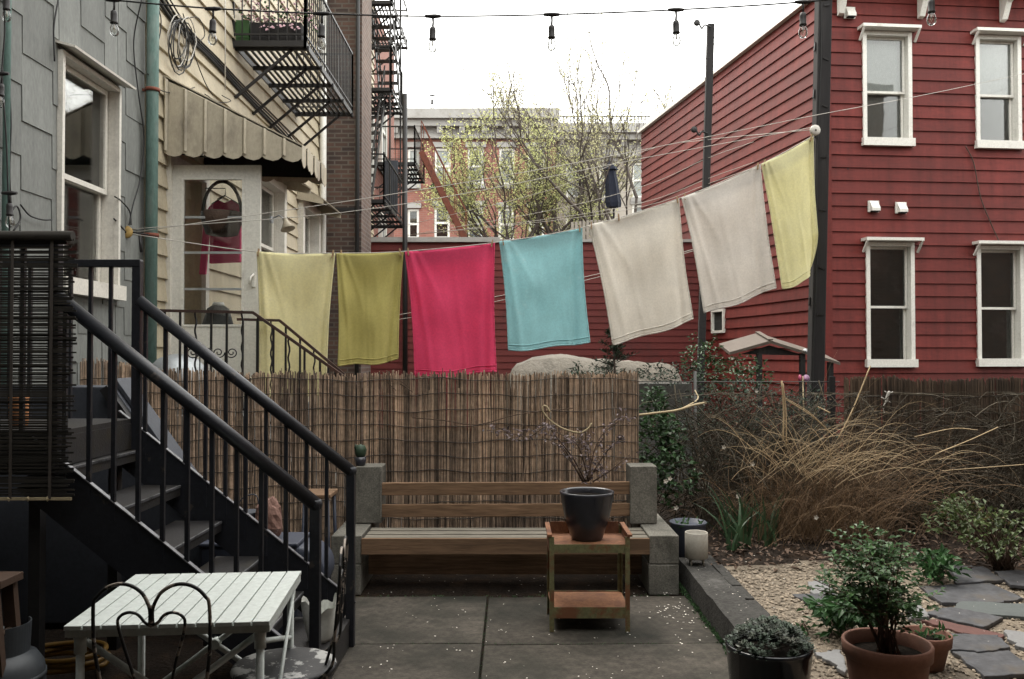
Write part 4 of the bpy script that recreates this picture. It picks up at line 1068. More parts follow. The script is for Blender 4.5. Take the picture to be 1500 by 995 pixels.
# chain link stretch between the two
cl = thing('chain_link_fence', 'chain link fence behind the brambles, between the two reed fences', 'fence', (2, 7.95, 0))
mb = MB(); x0, x1, yc, zt = 1.0, 3.05, 7.95, 1.30
s = .065
i = 0
n = int((x1 - x0) / s)
for i in range(-18, n + 1):
    for sg in (1, -1):
        a0 = V((x0 + i * s, yc + .002 * sg, .08)); hgt = zt - .08
        a1 = a0 + V((hgt, 0, hgt))
        if sg < 0: a0, a1 = V((a1.x, a0.y, .08)), V((a0.x, a0.y, zt))
        dx = a1.x - a0.x
        t0, t1 = sorted([(x0 - a0.x) / dx, (x1 - a0.x) / dx]); t0 = max(0, t0); t1 = min(1, t1)
        if t1 - t0 > .02: mb.tube([a0.lerp(a1, t0), a0.lerp(a1, t1)], .0011, 3, cap=False)
mb.build('mesh', M['chain_wire'], cl)
mb = MB(); mb.tube([(x0, yc, zt), (x1, yc, zt)], .005, 6); mb.build('top_wire', M['chain_wire'], cl)
for px in (1018,):
    p = P(px, 550, yc - .02); mb = MB(); mb.tube([(p.x, p.y, 0), (p.x, p.y, 1.40)], .015, 8); mb.build('post', M['chain_wire'], cl)
mb = MB(); mb.box(.98, 1.03, yc - .03, yc + .03, 0, 1.35); mb.box(2.95, 3.0, yc - .03, yc + .03, 0, 1.35); mb.build('post', M['post_wood'], cl)
mb = MB(); a, b = P(932, 561, 9.4), P(1005, 561, 9.4); mb.box(a.x, b.x + .05, 9.3, 9.5, 0, a.z); tag(mb.build('rendered_wall', M['conc_wall'], bevel=.01), 'low grey rendered wall showing behind the ivy, right of the reed fence end', 'wall')

# ------------------------------------------------------------------ bench
bn = thing('garden_bench', 'long slatted wooden bench carried on stacked concrete blocks', 'bench', (-.02, 5.95, 0))
fy, by = 5.64, 6.20
def block(x0, x1, y0, y1, z0, z1, nm='concrete_block'):
    m = MB(); m.box(x0, x1, y0, y1, z0, z1); return m.build(nm, M['block'], bn, bevel=.006)
for (x0, x1) in ((-1.195, -.995), (.90, 1.098)):
    block(x0, x1, fy, fy + .40, -.03, .168); block(x0, x1, fy + .405, fy + .80, -.03, .168)
    block(x0 + .003, x1 + .002, fy + .004, fy + .40, .172, .358)
    block(x0, x1, fy + .405, fy + .80, .172, .358)
xl = (-1.03, -.83, .83, 1.03)
block(-1.105, -.92, 6.04, 6.24, .362, .76); block(.83, 1.02, 6.02, 6.22, .362, .765)
mb = MB(); mb.box(-.93, -.918, 6.03, 6.06, .40, .745); mb.build('block_rib', M['block'], bn)
for z in (.605, .452):
    mb = MB(); mb.obox((-.035, 6.06, z), (.885, 0, .004), (0, .018, 0), (0, 0, .044)); mb.build('back_slat', M['bench_wood'], bn, bevel=.004)
for i, y in enumerate((5.665, 5.785, 5.905)):
    x0, x1 = -1.0, .91
    mb = MB(); mb.box(x0 + .02, x1, y, y + .088, .305, .342); mb.build('seat_slat', M['grey_wood'], bn, bevel=.003)
mb = MB(); mb.box(-.99, .905, fy - .012, fy + .016, .238, .3425); mb.build('front_rail', M['bench_wood'], bn, bevel=.003)
for x in (-.9, 0, .8): mb = MB(); mb.box(x - .03, x + .03, fy + .02, fy + .42, .24, .304); mb.build('bearer', M['grey_wood'], bn)
mb = MB(); mb.box(-.994, .898, fy + .30, fy + .33, .03, .20); mb.build('rear_board', M['bench_wood'], bn)

# ------------------------------------------------------------------ rusty cart with potted plant
ct = thing('rusty_metal_cart', 'rusty two tier metal trolley with flaking green paint in front of the bench', 'cart', (.46, 4.98, 0))
cx0, cx1, cy0, cy1, cz = .21, .66, 4.80, 5.15, .53
for x in (cx0, cx1):
    for y in (cy0, cy1):
        mb = MB(); sx = 1 if x == cx0 else -1; sy = 1 if y == cy0 else -1
        mb.box(min(x, x + sx * .026), max(x, x + sx * .026), min(y, y + sy * .004), max(y, y + sy * .004), 0, cz); mb.box(min(x, x + sx * .004), max(x, x + sx * .004), min(y + sy * .0042, y + sy * .026), max(y + sy * .0042, y + sy * .026), 0, cz)
        mb.build('leg', M['rust_green'], ct)
def tray(z, name, lip, back=True):
    m = MB(); m.box(cx0 + .006, cx1 - .006, cy0 + .006, cy1 - .006, z, z + .006)
    t = m.build(name, M['rust'], ct)
    m = MB(); m.box(cx0 + .005, cx1 - .005, cy0 + .0045, cy0 + .008, z - lip, z + .012); m.build('lip', M['rust_green'], t)
    m = MB(); m.box(cx0 + .005, cx1 - .005, cy1 - .008, cy1 - .0045, z - lip, z + .012); m.build('lip', M['rust_green'], t)
    return t
tr_ = tray(.475, 'top_tray', .035); tray(.125, 'shelf', .05)
for x in (cx0, cx1):
    mb = MB(); mb.box(x - .012, x + .014, cy0 - .005, cy1 + .005, cz + .001, cz + .014); mb.box(x - .003 if x == cx0 else x - .005, x + .005 if x == cx0 else x + .003, cy0 + .03, cy1 - .03, .44, cz); mb.build('side_rim', M['rust'], ct)
mb = MB(); mb.box(cx0 + .02, cx1 - .02, cy1 - .012, cy1 - .009, .47, .55); mb.build('rear_plate', M['rust'], tr_)

def pot(name, label, cat, c, prof, m, soil_r, soil_z, n=40, group=None):
    t = thing(name, label, cat, c, group); mb = MB(); mb.lathe(prof, c, n); mb.build('pot', m, t)
    mb = MB(); k = 26; cc = V(c)
    pts = [cc + V((soil_r * math.cos(6.283 * i / k), soil_r * math.sin(6.283 * i / k), soil_z)) for i in range(k)]
    for i in range(k): mb.face([pts[i], pts[(i + 1) % k], cc + V((0, 0, soil_z + .012))], True)
    mb.build('soil', M['potting'], t); return t
pc = V((.435, 4.975, .482))
bp = pot('potted_shrub', 'glossy blue black pot holding a twiggy purple leaved shrub on the rusty trolley', 'potted plant', pc,
         [(.085, 0), (.092, .01), (.128, .12), (.148, .22), (.156, .262), (.158, .275), (.150, .278), (.142, .27), (.136, .24), (.12, .2)], M['blue_glaze'], .138, .245)
stems = MB(); lv = MB()
def shrub_branch(pts, r0, leaves, lm, ls, spread=.02, size=(.02, .04)):
    pts = smooth(pts, 5)
    stems.tube(pts, [r0 * (1 - .75 * i / (len(pts) - 1)) for i in range(len(pts))], 5)
    for i in range(leaves):
        t = R.random() ** .6; p = pts[int(t * (len(pts) - 1))]
        lm.leaf(p + V((R.gauss(0, spread), R.gauss(0, spread), R.gauss(0, spread))), (R.uniform(-1, 1), R.uniform(-1, 1), R.uniform(-.5, .8)), (R.uniform(-.6, .6), R.uniform(-1, .2), 1), R.uniform(*size), ls)
pb_ = lambda px, py, d=4.95: P(px, py, d)
base = pb_(858, 705)
for pl, nl in (([(856, 706), (846, 690), (830, 668), (822, 655)], 10), ([(858, 706), (840, 672), (815, 640), (800, 625), (775, 640), (745, 634), (712, 630)], 46),
               ([(854, 706), (828, 660), (812, 648), (795, 640)], 8), ([(862, 706), (868, 670), (880, 640), (905, 618), (925, 608)], 30), ([(860, 706), (864, 680), (858, 650), (850, 630)], 22),
               ([(868, 706), (893, 690), (912, 675), (926, 668)], 6), ([(856, 706), (872, 690), (888, 684)], 22), ([(862, 704), (850, 660), (838, 645), (812, 632), (790, 620)], 26), ([(862, 704), (884, 668), (900, 650), (915, 640)], 22)):
    dd = R.uniform(-.15, .15)
    shrub_branch([pb_(a, b, 4.97 + dd * i / len(pl)) for i, (a, b) in enumerate(pl)], .0055, int(nl * 1.9), lv, .016, .018, (.018, .045))
stems.build('stem', M['twig'], bp); lv.build('leaves', M['purple_leaf'], bp)

# small white pot, blue bucket, on the kerb
wp = thing('white_planter', 'small off white round planter on thin legs at the kerb end beside the bench', 'planter', (1.235, 5.74, .146))
mb = MB(); mb.lathe([(.07, .045), (.076, .05), (.076, .215), (.073, .218), (.068, .215), (.068, .17)], (1.235, 5.74, .146), 30); mb.build('pot', M['white_pot'], wp)
for a in (.6, 2.2, 3.9, 5.4):
    mb = MB(); mb.tube([(1.235 + .06 * math.cos(a), 5.74 + .06 * math.sin(a), .146), (1.235 + .058 * math.cos(a), 5.74 + .058 * math.sin(a), .2)], .006, 6); mb.build('leg', M['white_pot'], wp)
mb = MB(); mb.lathe([(.0, .170), (.066, .172)], (1.235, 5.74, .146), 20); mb.build('soil', M['potting'], wp)
bb = pot('blue_bucket_planter', 'slate blue bucket with a few shoots behind the small white planter', 'planter', (1.25, 6.08, .08), [(.09, 0), (.1, .01), (.125, .27), (.133, .285), (.125, .29), (.115, .26)], M['blue_plastic'], .115, .25)
lv = MB()
for i in range(26): lv.leaf((1.25 + R.uniform(-.1, .1), 6.08 + R.uniform(-.1, .1), .34), (R.uniform(-1, 1), R.uniform(-1, 1), R.uniform(.3, 1.2)), (0, 0, 1), R.uniform(.03, .07), .02)
lv.build('leaves', M['herb_leaf'], bb)

# cactus on the left bench block
cc = P(528, 694, 6.1); cc.z = .763
cs = thing('small_cactus', 'small dark cactus in a pot on the left bench block', 'cactus', cc)
mb = MB(); mb.lathe([(.03, 0), (.036, .005), (.042, .06), (.036, .06)], cc, 16); mb.build('pot', M['blue_glaze'], cs)
mb = MB()
pr = [(.02, .05), (.036, .08), (.04, .11), (.03, .14), (0.001, .15)]
base = len(mb.v); mb.lathe(pr, cc, 16)
for i, p in enumerate(mb.v):
    k = i % 16; f = .85 if k % 2 else 1.08; p.x = cc.x + (p.x - cc.x) * f; p.y = cc.y + (p.y - cc.y) * f
mb.lathe([(.008, 0), (.014, .015), (.01, .035), (.001, .04)], cc + V((-.03, -.01, .11)), 8)
mb.build('stem', M['pine_leaf'], cs)

# ------------------------------------------------------------------ white slatted table
tx0, tx1, ty0, ty1, tz = -1.375, -.765, 2.60, 3.21, .735
tb = thing('white_garden_table', 'white slatted metal folding table with crossed legs beside the stairs', 'table', (-1.07, 2.9, 0), rz=.085)
n = 11; w = (tx1 - tx0) / n
for i in range(n):
    mb = MB(); mb.box(tx0 + i * w + .0022, tx0 + (i + 1) * w - .0022, ty0, ty1, tz - .014, tz + R.uniform(-.0008, .0008)); mb.build('slat', M['table_white'], tb, bevel=.002)
mb = MB(); mb.box(tx0 + .01, tx1 - .01, ty0 + .012, ty0 + .035, tz - .038, tz - .0155); mb.box(tx0 + .01, tx1 - .01, ty1 - .035, ty1 - .012, tz - .038, tz - .0155); mb.box(tx0 + .003, tx0 + .02, ty0 + .01, ty1 - .01, tz - .036, tz - .0158); mb.box(tx1 - .02, tx1 - .003, ty0 + .01, ty1 - .01, tz - .036, tz - .0158); mb.build('frame', M['table_white'], tb)
for x in (tx0 + .04, tx1 - .035):
    for y in (ty0 + .03, ty1 - .04):
        mb = MB(); mb.tube([(x, y, 0), (x, y, tz - .03)], .0125, 12); mb.tube([(x, y, tz - .09), (x, y, tz - .032)], .018, 12); mb.build('leg', M['table_white'], tb)
for y in (ty0 + .045, ty1 - .055):
    mb = MB(); mb.tube([(tx0 + .05, y, tz - .06), (tx1 - .05, y + .012, .3)], .0105, 10); mb.tube([(tx0 + .05, y + .022, .3), (tx1 - .05, y + .022, tz - .06)], .0105, 10); mb.lathe([(.018, -.02), (.018, .02)], ((tx0 + tx1) / 2, y + .011, (tz + .24) / 2), 10, axis=(0, 1, 0)); mb.build('cross_brace', M['table_white'], tb)
mb = MB(); mb.tube([(tx1 - .012, ty1 - .1, tz - .03), (tx1 + .0, ty0 + .0, .33)], .006, 8); mb.tube([(tx1 - .035, ty0 + .03, tz - .07), (tx1 - .035, ty1 - .04, .5)], .009, 8); mb.build('side_strut', M['table_white'], tb)

# ------------------------------------------------------------------ bistro chairs (wire heart backs)
def bistro(label, loc, rz, seatm):
    t = thing('wire_bistro_chair', label, 'chair', loc, 'wire bistro chairs', True, rz)
    mb = MB(); mb.lathe([(0, .452), (.15, .452), (.178, .446), (.182, .452), (.178, .462), (.16, .466), (0, .462)], (0, 0, 0), 40); mb.build('seat', seatm, t)
    mb = MB(); mb.tube([(.165 * math.cos(a * .2618), .165 * math.sin(a * .2618), .435) for a in range(25)], .008, 8); mb.build('seat_ring', M['chair_iron'], t)
    for sx in (-1, 1):
        for sy in (-1, 1):
            mb = MB(); mb.tube([(.12 * sx, .12 * sy, .44), (.135 * sx, .14 * sy, .25), (.165 * sx, .17 * sy, .0)], .0085, 8); mb.build('leg', M['chair_iron'], t)
    # back: local -y is behind the sitter
    Y = lambda z: -.17 - (z - .45) * .10
    out = MB()
    for s in (-1, 1):
        pts = [(.135 * s, -.11, .44)]
        for z in (.5, .6, .7): pts.append((s * (.145 + (z - .5) * .12), Y(z), z))
        for k in range(1, 9):
            a = math.pi * k / 10; pts.append((s * (.0885 + .0845 * math.cos(a)), Y(.78), .795 + .088 * math.sin(a)))
        pts.append((.004 * s, Y(.78), .808)); pts.append((.004 * s, Y(.76), .762))
        out.tube(smooth(pts, 4), .0054, 8)
    for k in range(7): out.lathe([(0, -.008), (.0095, 0), (0, .008)], (0, Y(.78), .815 - k * .0085), 8)
    out.build('back_frame', M['chair_iron'], t)
    inn = MB()
    for s in (-1, 1):
        pts = [(.004 * s, Y(.76), .762), (s * .02, Y(.77), .772)]
        for k in range(1, 7):
            a = math.pi * (1 - k / 6); pts.append((s * (.062 + .036 * math.cos(a)), Y(.77), .772 + .028 * math.sin(a)))
        pts += [(s * .092, Y(.72), .735), (s * .06, Y(.62), .62), (s * .03, Y(.47) + .03, .455)]
        inn.tube(smooth(pts, 4), .0046, 8)
    inn.build('heart_scroll', M['chair_iron'], t)
    return t
bistro('black wire bistro chair with a double heart back in front of the white table', (-1.05, 2.70, 0), 0, M['peeling_white'])
bistro('black wire bistro chair with peeling black seat at the white table right end', (-.80, 3.02, 0), math.radians(97), M['peeling'])

# ------------------------------------------------------------------ left foreground
tk = thing('propane_tank', 'grey propane cylinder under a small wooden table at the left edge', 'gas cylinder', (-1.965, 3.3, 0))
mb = MB(); c = (-1.965, 3.3, 0)
mb.lathe([(.10, 0), (.11, .02), (.13, .03), (.153, .07), (.156, .1), (.156, .31), (.15, .355), (.125, .395), (.08, .42), (.03, .43)], c, 36); mb.build('body', M['tank'], tk)
mb = MB(); mb.lathe([(.158, .305), (.1585, .315), (.158, .325)], c, 36); mb.build('seam', M['tank'], tk)
for a0 in (-.9, 2.2):
    mb = MB()
    for i in range(14):
        a = a0 + i * .13; b = a + .13
        f = lambda an, r, z: V((c[0] + r * math.cos(an), c[1] + r * math.sin(an), z))
        mb.mesh([f(a, .10, .40), f(b, .10, .40), f(b, .105, .52), f(a, .105, .52), f(a, .096, .40), f(b, .096, .40), f(b, .1, .52), f(a, .1, .52)], [(0, 1, 2, 3), (5, 4, 7, 6), (3, 2, 6, 7)])
    mb.build('collar', M['tank'], tk)
mb = MB(); mb.tube([(c[0], c[1], .42), (c[0], c[1], .5)], .02, 10); mb.build('valve', M['galv'], tk)
wt = thing('wooden_side_table', 'small weathered wooden side table above the propane cylinder', 'table', (-2.2, 3.3, 0))
mb = MB(); mb.box(-2.5, -1.885, 3.16, 3.31, .685, .715); mb.build('tabletop', M['dark_wood'], wt, bevel=.003)
for x in (-2.45, -1.93):
    for y in (3.18, 3.29): mb = MB(); mb.bar((x, y, .69), (x + (.05 if x > -2 else 0), y + .02, 0), .045, .03); mb.build('leg', M['dark_wood'], wt)
mb = MB(); mb.tube([(-1.92, 3.18, .5), (-1.92, 3.3, .5)], .012, 8); mb.build('stretcher', M['dark_wood'], wt)
hs = MB()
pts = []
for i in range(90):
    a = i * .21; r = .17 + .012 * math.sin(i * .7); pts.append((-2.22 + r * 1.15 * math.cos(a), 4.28 + r * .8 * math.sin(a), .02 + .013 * (i // 30) * 2))
hs.tube(smooth(pts, 2), .013, 8); tag(hs.build('garden_hose', M['hose']), 'yellow hose coiled on the ground in the dark under the stairs', 'hose')

# bits behind the stair foot
sb = thing('storage_bin', 'slate blue plastic bin with a rounded end beside the left end of the bench', 'bin', (-1.45, 5.0, 0))
mb = MB(); mb.box(-1.75, -1.2, 4.80, 5.10, -.03, .47); mb.lathe([(.10, 0), (.15, .008), (.15, .29), (.10, .30)], (-1.2, 5.10, .32), 24, axis=(0, -1, 0)); mb.build('body', M['blue_plastic'], sb, bevel=.015)
mb = MB(); mb.box(-1.77, -1.2, 4.79, 5.11, .472, .495); mb.build('lid', M['blue_plastic'], sb, bevel=.008)
def rock(c, r, m, label, seed):
    mb = MB(); vs = []; nu, nv = 18, 10
    for j in range(nv + 1):
        for i in range(nu):
            a = 6.283 * i / nu; b = math.pi * j / nv
            d = V((math.sin(b) * math.cos(a), math.sin(b) * math.sin(a), math.cos(b)))
            k = 1 + .28 * mnoise.noise(d * 1.4 + V((seed, 0, 0))) + .10 * mnoise.noise(d * 4 + V((seed, 2, 0)))
            p = V(c) + V((d.x * r[0], d.y * r[1], d.z * r[2])) * k; vs.append(p)
    zmin = min(p.z for p in vs); base = V(c).z - r[2] * .8
    for p in vs: p.z = max(p.z, base)
    fs = []
    for j in range(nv):
        for i in range(nu): fs.append((j * nu + i, (j + 1) * nu + i, (j + 1) * nu + (i + 1) % nu, j * nu + (i + 1) % nu))
    mb.mesh(vs, fs); return tag(mb.build('rock', m), label, 'rock')
rc = P(393, 752, 4.95); rock((rc.x, rc.y, .497 + .125 * .8), (.085, .075, .125), M['rock'], 'pinkish brown rock with pale veins lying on the slate blue bin', 3)
dk = P(362, 748, 5.0); mb = MB(); mb.lathe([(.05, 0), (.06, .01), (.075, .13), (.078, .14), (.07, .14)], (dk.x, dk.y, .497), 20); mb.tube(smooth([(dk.x - .07, dk.y, .63), (dk.x - .03, dk.y, .71), (dk.x + .05, dk.y, .73), (dk.x + .075, dk.y, .63)]), .004, 5)
tag(mb.build('small_pail', M['slate_paint']), 'small dark pail with a wire handle left of the pinkish rock', 'pail')
so = P(468, 722, 5.75)
ws = thing('wooden_stool', 'tall stool with a wooden seat and blue metal legs behind the stair foot', 'stool', (so.x, so.y, 0))
mb = MB(); mb.box(so.x - .1, so.x + .1, so.y - .13, so.y + .13, .605, .632); mb.build('seat', M['bench_wood'], ws, bevel=.005)
for sx in (-1, 1):
    for sy in (-1, 1): mb = MB(); mb.tube([(so.x + sx * .075, so.y + sy * .1, .604), (so.x + sx * .095, so.y + sy * .12, -.03)], .012, 8); mb.build('leg', M['blue_plastic'], ws)
mb = MB(); mb.tube([(so.x - .09, so.y - .115, .2), (so.x + .09, so.y - .115, .2)], .009, 8); mb.tube([(so.x - .09, so.y + .115, .2), (so.x + .09, so.y + .115, .2)], .009, 8); mb.build('stretcher', M['blue_plastic'], ws)
wb = P(468, 905, 4.2); wb.z = .152
mb = MB(); nn_ = 28
prof = [(.05, 0), (.062, .02), (.07, .08), (.078, .14), (.084, .18)]
vs = []
for (r, z) in prof:
    for i in range(nn_):
        a = 6.283 * i / nn_; k = 1 + .09 * math.sin(a * 3 + z * 20) + .05 * math.sin(a * 7)
        zz = z + (.03 * math.sin(a * 2.0 + 1) + .02 * math.sin(a * 5) if z > .17 else 0); vs.append(wb + V((r * k * math.cos(a), r * k * math.sin(a), zz)))
fs = [(j * nn_ + i, j * nn_ + (i + 1) % nn_, (j + 1) * nn_ + (i + 1) % nn_, (j + 1) * nn_ + i) for j in range(4) for i in range(nn_)] + [tuple(range(nn_))[::-1]]
mb.mesh(vs, fs, True); tag(mb.build('plastic_bag', M['plastic_white']), 'crumpled white plastic bag standing on the bottom stair step', 'bag')

# neighbour's steps and railing behind the fence
nb = thing('neighbour_steps', 'concrete steps with a rusty wrought iron railing below the open storm door', 'steps', (-2.6, 8.4, 0))
mb = MB(); mb.box(-3.27, -2.06, 6.82, 8.95, -.05, 1.06)
for i in range(5): mb.box(-2.06 + i * .22, -1.84 + i * .22, 6.82, 7.5, -.05, 1.06 - .18 * (i + 1))
mb.build('concrete_flight', M['conc_wall'], nb)
def wr(y, a, b, c):
    a, b, c = V((a[0], y, a[1])), V((b[0], y, b[1])), V((c[0], y, c[1]))
    m = MB(); m.bar(a, b, .03, .022); m.bar(b, c, .03, .022); m.build('railing_bar', M['old_iron'], nb)
    m = MB(); m.bar(a - V((0, 0, .78)), b - V((0, 0, .78)), .02, .016); m.bar(b - V((0, 0, .78)), c - V((0, 0, .78)), .02, .016); m.build('lower_bar', M['black_iron'], nb)
    for i in range(14):
        x = a.x + .05 + i * .125
        if x > c.x: break
        zt = a.z if x < b.x else b.z + (c.z - b.z) * (x - b.x) / (c.x - b.x)
        m = MB()
        if i % 3 == 2:
            pts = [V((x + .006 * math.cos(k * 1.2), y + .006 * math.sin(k * 1.2), zt - .78 + .78 * k / 30)) for k in range(31)]; m.tube(pts, .008, 5)
        else: m.box(x - .008, x + .008, y - .008, y + .008, zt - .78, zt)
        m.build('baluster', M['black_iron'], nb)
    m = MB()
    for s in (-1, 1):
        sc = []
        for k in range(34):
            t = k / 33 * 3.2 * math.pi; r = .055 * (1 - t / (3.9 * math.pi)); sc.append(V((-2.50 + s * (.058 - r * math.cos(t)), y - .015, 1.57 - r * math.sin(t) * .9)))
        m.tube([V((-2.50, y - .015, 1.40)), V((-2.50, y - .015, 1.57))] + sc, .0055, 5)
    m.build('scroll', M['black_iron'], nb)
wr(6.85, (-2.84, 1.906), (-2.08, 1.89), (-1.15, 1.235)); wr(7.45, (-2.4, 1.86), (-2.03, 1.85), (-1.2, 1.16))
gb = thing('galvanised_bin', 'galvanised metal bin with a rounded lid below the open storm door', 'bin', (-2.82, 7.2, 1.06))
mb = MB(); mb.lathe([(.20, 1.112), (.21, 1.115), (.235, 1.38), (.24, 1.40)], (-2.82, 7.2, -.05), 28); mb.build('body', M['galv'], gb)
mb = MB(); mb.lathe([(.25, 1.36), (.255, 1.37), (.25, 1.42), (.22, 1.50), (.16, 1.565), (.08, 1.60), (.0, 1.61)], (-2.82, 7.2, -.05), 28); mb.build('lid', M['galv'], gb)

# things hanging in and behind the open storm door
hb = thing('hanging_basket', 'dark wicker basket with an arched handle hanging behind the storm door glass', 'basket', P(326, 345, 8.32))
c = P(325, 345, 8.32)
mb = MB(); mb.lathe([(.12, 0), (.15, .01), (.19, .13), (.2, .22), (.19, .225), (.17, .1), (.1, .03)], c, 24); mb.build('bowl', M['basket'], hb)
mb = MB(); mb.tube([c + V((.19 * math.cos(math.pi * k / 14), .0, .20 + .33 * math.sin(math.pi * k / 14))) for k in range(15)], .017, 8); mb.build('handle', M['basket'], hb)
mb = MB(); mb.tube([c + V((0, 0, .53)), c + V((0, .0, .75)), V((XW + .03, c.y, c.z + .80))], .008, 6); mb.build('hook', M['black_iron'], hb)
def cloth(pl, d, m, name, label, cat, fold=.03, seed=0, nu=16, nv=18, hang=None):
    """pl: TL TR BR BL photo corners at depth d"""
    TL, TR, BR, BL = [P(x, y, d) for x, y in pl]
    mb = MB(); vs = []
    for j in range(nv + 1):
        v = j / nv
        for i in range(nu + 1):
            u = i / nu; p = (TL.lerp(TR, u)).lerp(BL.lerp(BR, u), v)
            p.y += fold * (math.sin(u * 14 + seed + v * 2) * .6 + .6 * mnoise.noise(V((u * 4 + seed, v * 2, seed)))) * (.3 + v)
            vs.append(p)
    fs = [(j * (nu + 1) + i, (j + 1) * (nu + 1) + i, (j + 1) * (nu + 1) + i + 1, j * (nu + 1) + i + 1) for j in range(nv) for i in range(nu)]
    mb.mesh(vs, fs, True); o = tag(mb.build(name, m), label, cat)
    s = o.modifiers.new('thickness', 'SOLIDIFY'); s.thickness = .008; return o
# pink top: body with two sleeves
TLs = [(297, 294), (351, 294), (351, 386), (304, 388)]
pk = thing('pink_shirt', 'bright pink top hanging beside the doorway behind the storm door glass', 'shirt', P(325, 386, 8.6))
mb = MB(); d = 8.6
body = [(308, 300), (318, 292), (328, 297), (340, 292), (352, 300), (352, 384), (306, 386)]
mb.prism([P(x, y, d) for x, y in body], (0, .05, 0)); mb.build('shirt_body', M['pink_cloth'], pk, bevel=.01)
mb = MB(); mb.prism([P(x, y, d - .02) for x, y in [(308, 300), (299, 312), (291, 402), (301, 402), (307, 330)]], (0, .04, 0)); mb.build('sleeve', M['pink_cloth'], pk, bevel=.01)
mb = MB(); mb.tube([P(318, 292, d), P(330, 286, d), P(330, 276, d), V((XW + .2, d, P(330, 276, d).z))], .005, 6); mb.tube([P(310, 299, d), P(330, 287, d), P(350, 299, d)], .006, 6); mb.build('hanger', M['black_iron'], pk)
dc = thing('covered_barbecue', 'something under a dark grey cover standing behind the storm door', 'barbecue', (P(320, 440, 8.62).x, 8.62, 1.06))
mb = MB(); vs = []; nu = 24; c = V((P(320, 440, 8.62).x, 8.62, 0))
for (r, z) in ((.24, 1.07), (.235, 1.3), (.20, 1.6), (.15, 1.85), (.10, 2.02), (.04, 2.06)):
    for i in range(nu):
        a = 6.283 * i / nu; k = 1 + .1 * math.sin(a * 5 + z * 2) + .06 * math.sin(a * 9 - z); vs.append(V((c.x + r * k * math.cos(a), c.y + r * k * math.sin(a), z)))
fs = [(j * nu + i, j * nu + (i + 1) % nu, (j + 1) * nu + (i + 1) % nu, (j + 1) * nu + i) for j in range(5) for i in range(nu)] + [tuple(range(5 * nu, 6 * nu))]
mb.mesh(vs, fs, True); mb.build('cover', M['dark_cloth'], dc)
mb = MB(); mb.lathe([(.052, 0), (.062, .015), (.05, .04)], (c.x, c.y, 2.04), 16); mb.build('top_cap', M['plastic_white'], dc)
# ------------------------------------------------------------------ clotheslines, towels, pegs
LA = V((-3.02, 7.35, 0))
def dl(px):
    u = (px - 750) / F
    return (7.35 + .266 * 3.02) / (1 - .266 * u)
def LP(px, py, o=0): return P(px, py, dl(px) + o)
main = [(192, 343), (376, 369), (490, 371), (592, 368.5), (728, 355), (854, 333), (996, 290.5), (1114, 241), (1192, 199)]
cl1 = thing('clothesline', 'towel laden pulley clothesline running from the grey house to the dark wooden pole', 'clothesline', LP(700, 360), 'clotheslines')
mb = MB(); mb.tube(smooth([LP(*q) for q in main], 6), .0045, 5); mb.build('loaded_rope', M['rope'], cl1)
mb = MB(); mb.tube(smooth([LP(192, 336), LP(560, 304), LP(947, 231), LP(1194, 186)], 6), .0035, 5); mb.build('return_rope', M['rope'], cl1)
def pulley(c, r, m, hook_to, parent):
    k = MB(); c = V(c)
    k.lathe([(.012, -.016), (r, -.016), (r * 1.02, -.012), (r * .82, -.003), (r * .82, .003), (r * 1.02, .012), (r, .016), (.012, .016)], c, 28, axis=(.25, -1, 0)); p_ = k.build('pulley', m, parent)
    k = MB(); k.tube(smooth([c + V((0, -.02, 0)), c + (V(hook_to) - c) * .5 + V((0, -.02, .01)), V(hook_to)]), .007, 6); k.tube([c + V((0, -.024, -.003)), c + V((0, .024, 0))], .009, 6); k.build('hook', M['black_iron'], p_)
pulley(LP(185, 340), .052, M['pulley_yellow'], (XW + .02, LP(172, 336).y - .25, LP(172, 336).z + .05), cl1)
mb = MB(); mb.tube([LP(190, 340), LP(218, 344)], .006, 5); mb.tube([LP(205, 346), LP(207, 370)], .012, 6); mb.build('tightener', M['black_iron'], cl1)
PX, PY = 3.33, 9.38
pulley(LP(1194, 191), .055, M['pulley_white'], (PX, PY - .05, LP(1200, 191).z), cl1)
cl2 = thing('clothesline', 'empty thin clothesline rising past the dark wooden pole toward the right edge', 'clothesline', LP(700, 260), 'clotheslines')
mb = MB(); mb.tube(smooth([LP(200, 340), LP(560, 287), LP(820, 243), LP(1080, 192), LP(1205, 167), P(1350, 140, 11), P(1492, 110, 12.2), P(1570, 92, 12.9)], 6), .0035, 5); mb.build('rope', M['rope'], cl2)
cl3 = thing('clothesline', 'sagging pair of lines between the towels, tied to the slim far pole', 'clothesline', P(800, 420, 12), 'clotheslines')
for o in (0, 7):
    mb = MB(); mb.tube(smooth([P(500, 472 + o, 14.4), P(585, 461 + o, 13.9), P(735, 433 + o, 13), P(865, 404 + o * .7, 12.4), P(945, 385 + o * .5, 12.1), P(1031, 361 + o * .3, 11.95)], 5), .0045, 4); mb.build('rope', M['rope'], cl3)
cl4 = thing('clothesline', 'bundle of thin lines crossing before the red side wall to the far fire escape', 'clothesline', P(850, 250, 13), 'clotheslines')
for y0, y1 in ((213, 205), (262, 232), (286, 262), (292, 270)):
    mb = MB(); mb.tube(smooth([P(596, 345 if y0 > 250 else 330, 17), P(800, (345 + y0) / 2 + 6 if y0 > 250 else 280, 14.3), P(945, y0 + 8 if y0 < 250 else y0 + 10, 12.8), P(1036, y1, 11.97), P(1104, y1 - 24, 11.2) if y0 > 250 else P(1192, 190, 9.1)], 5), .004, 4); mb.build('rope', M['rope'], cl4)
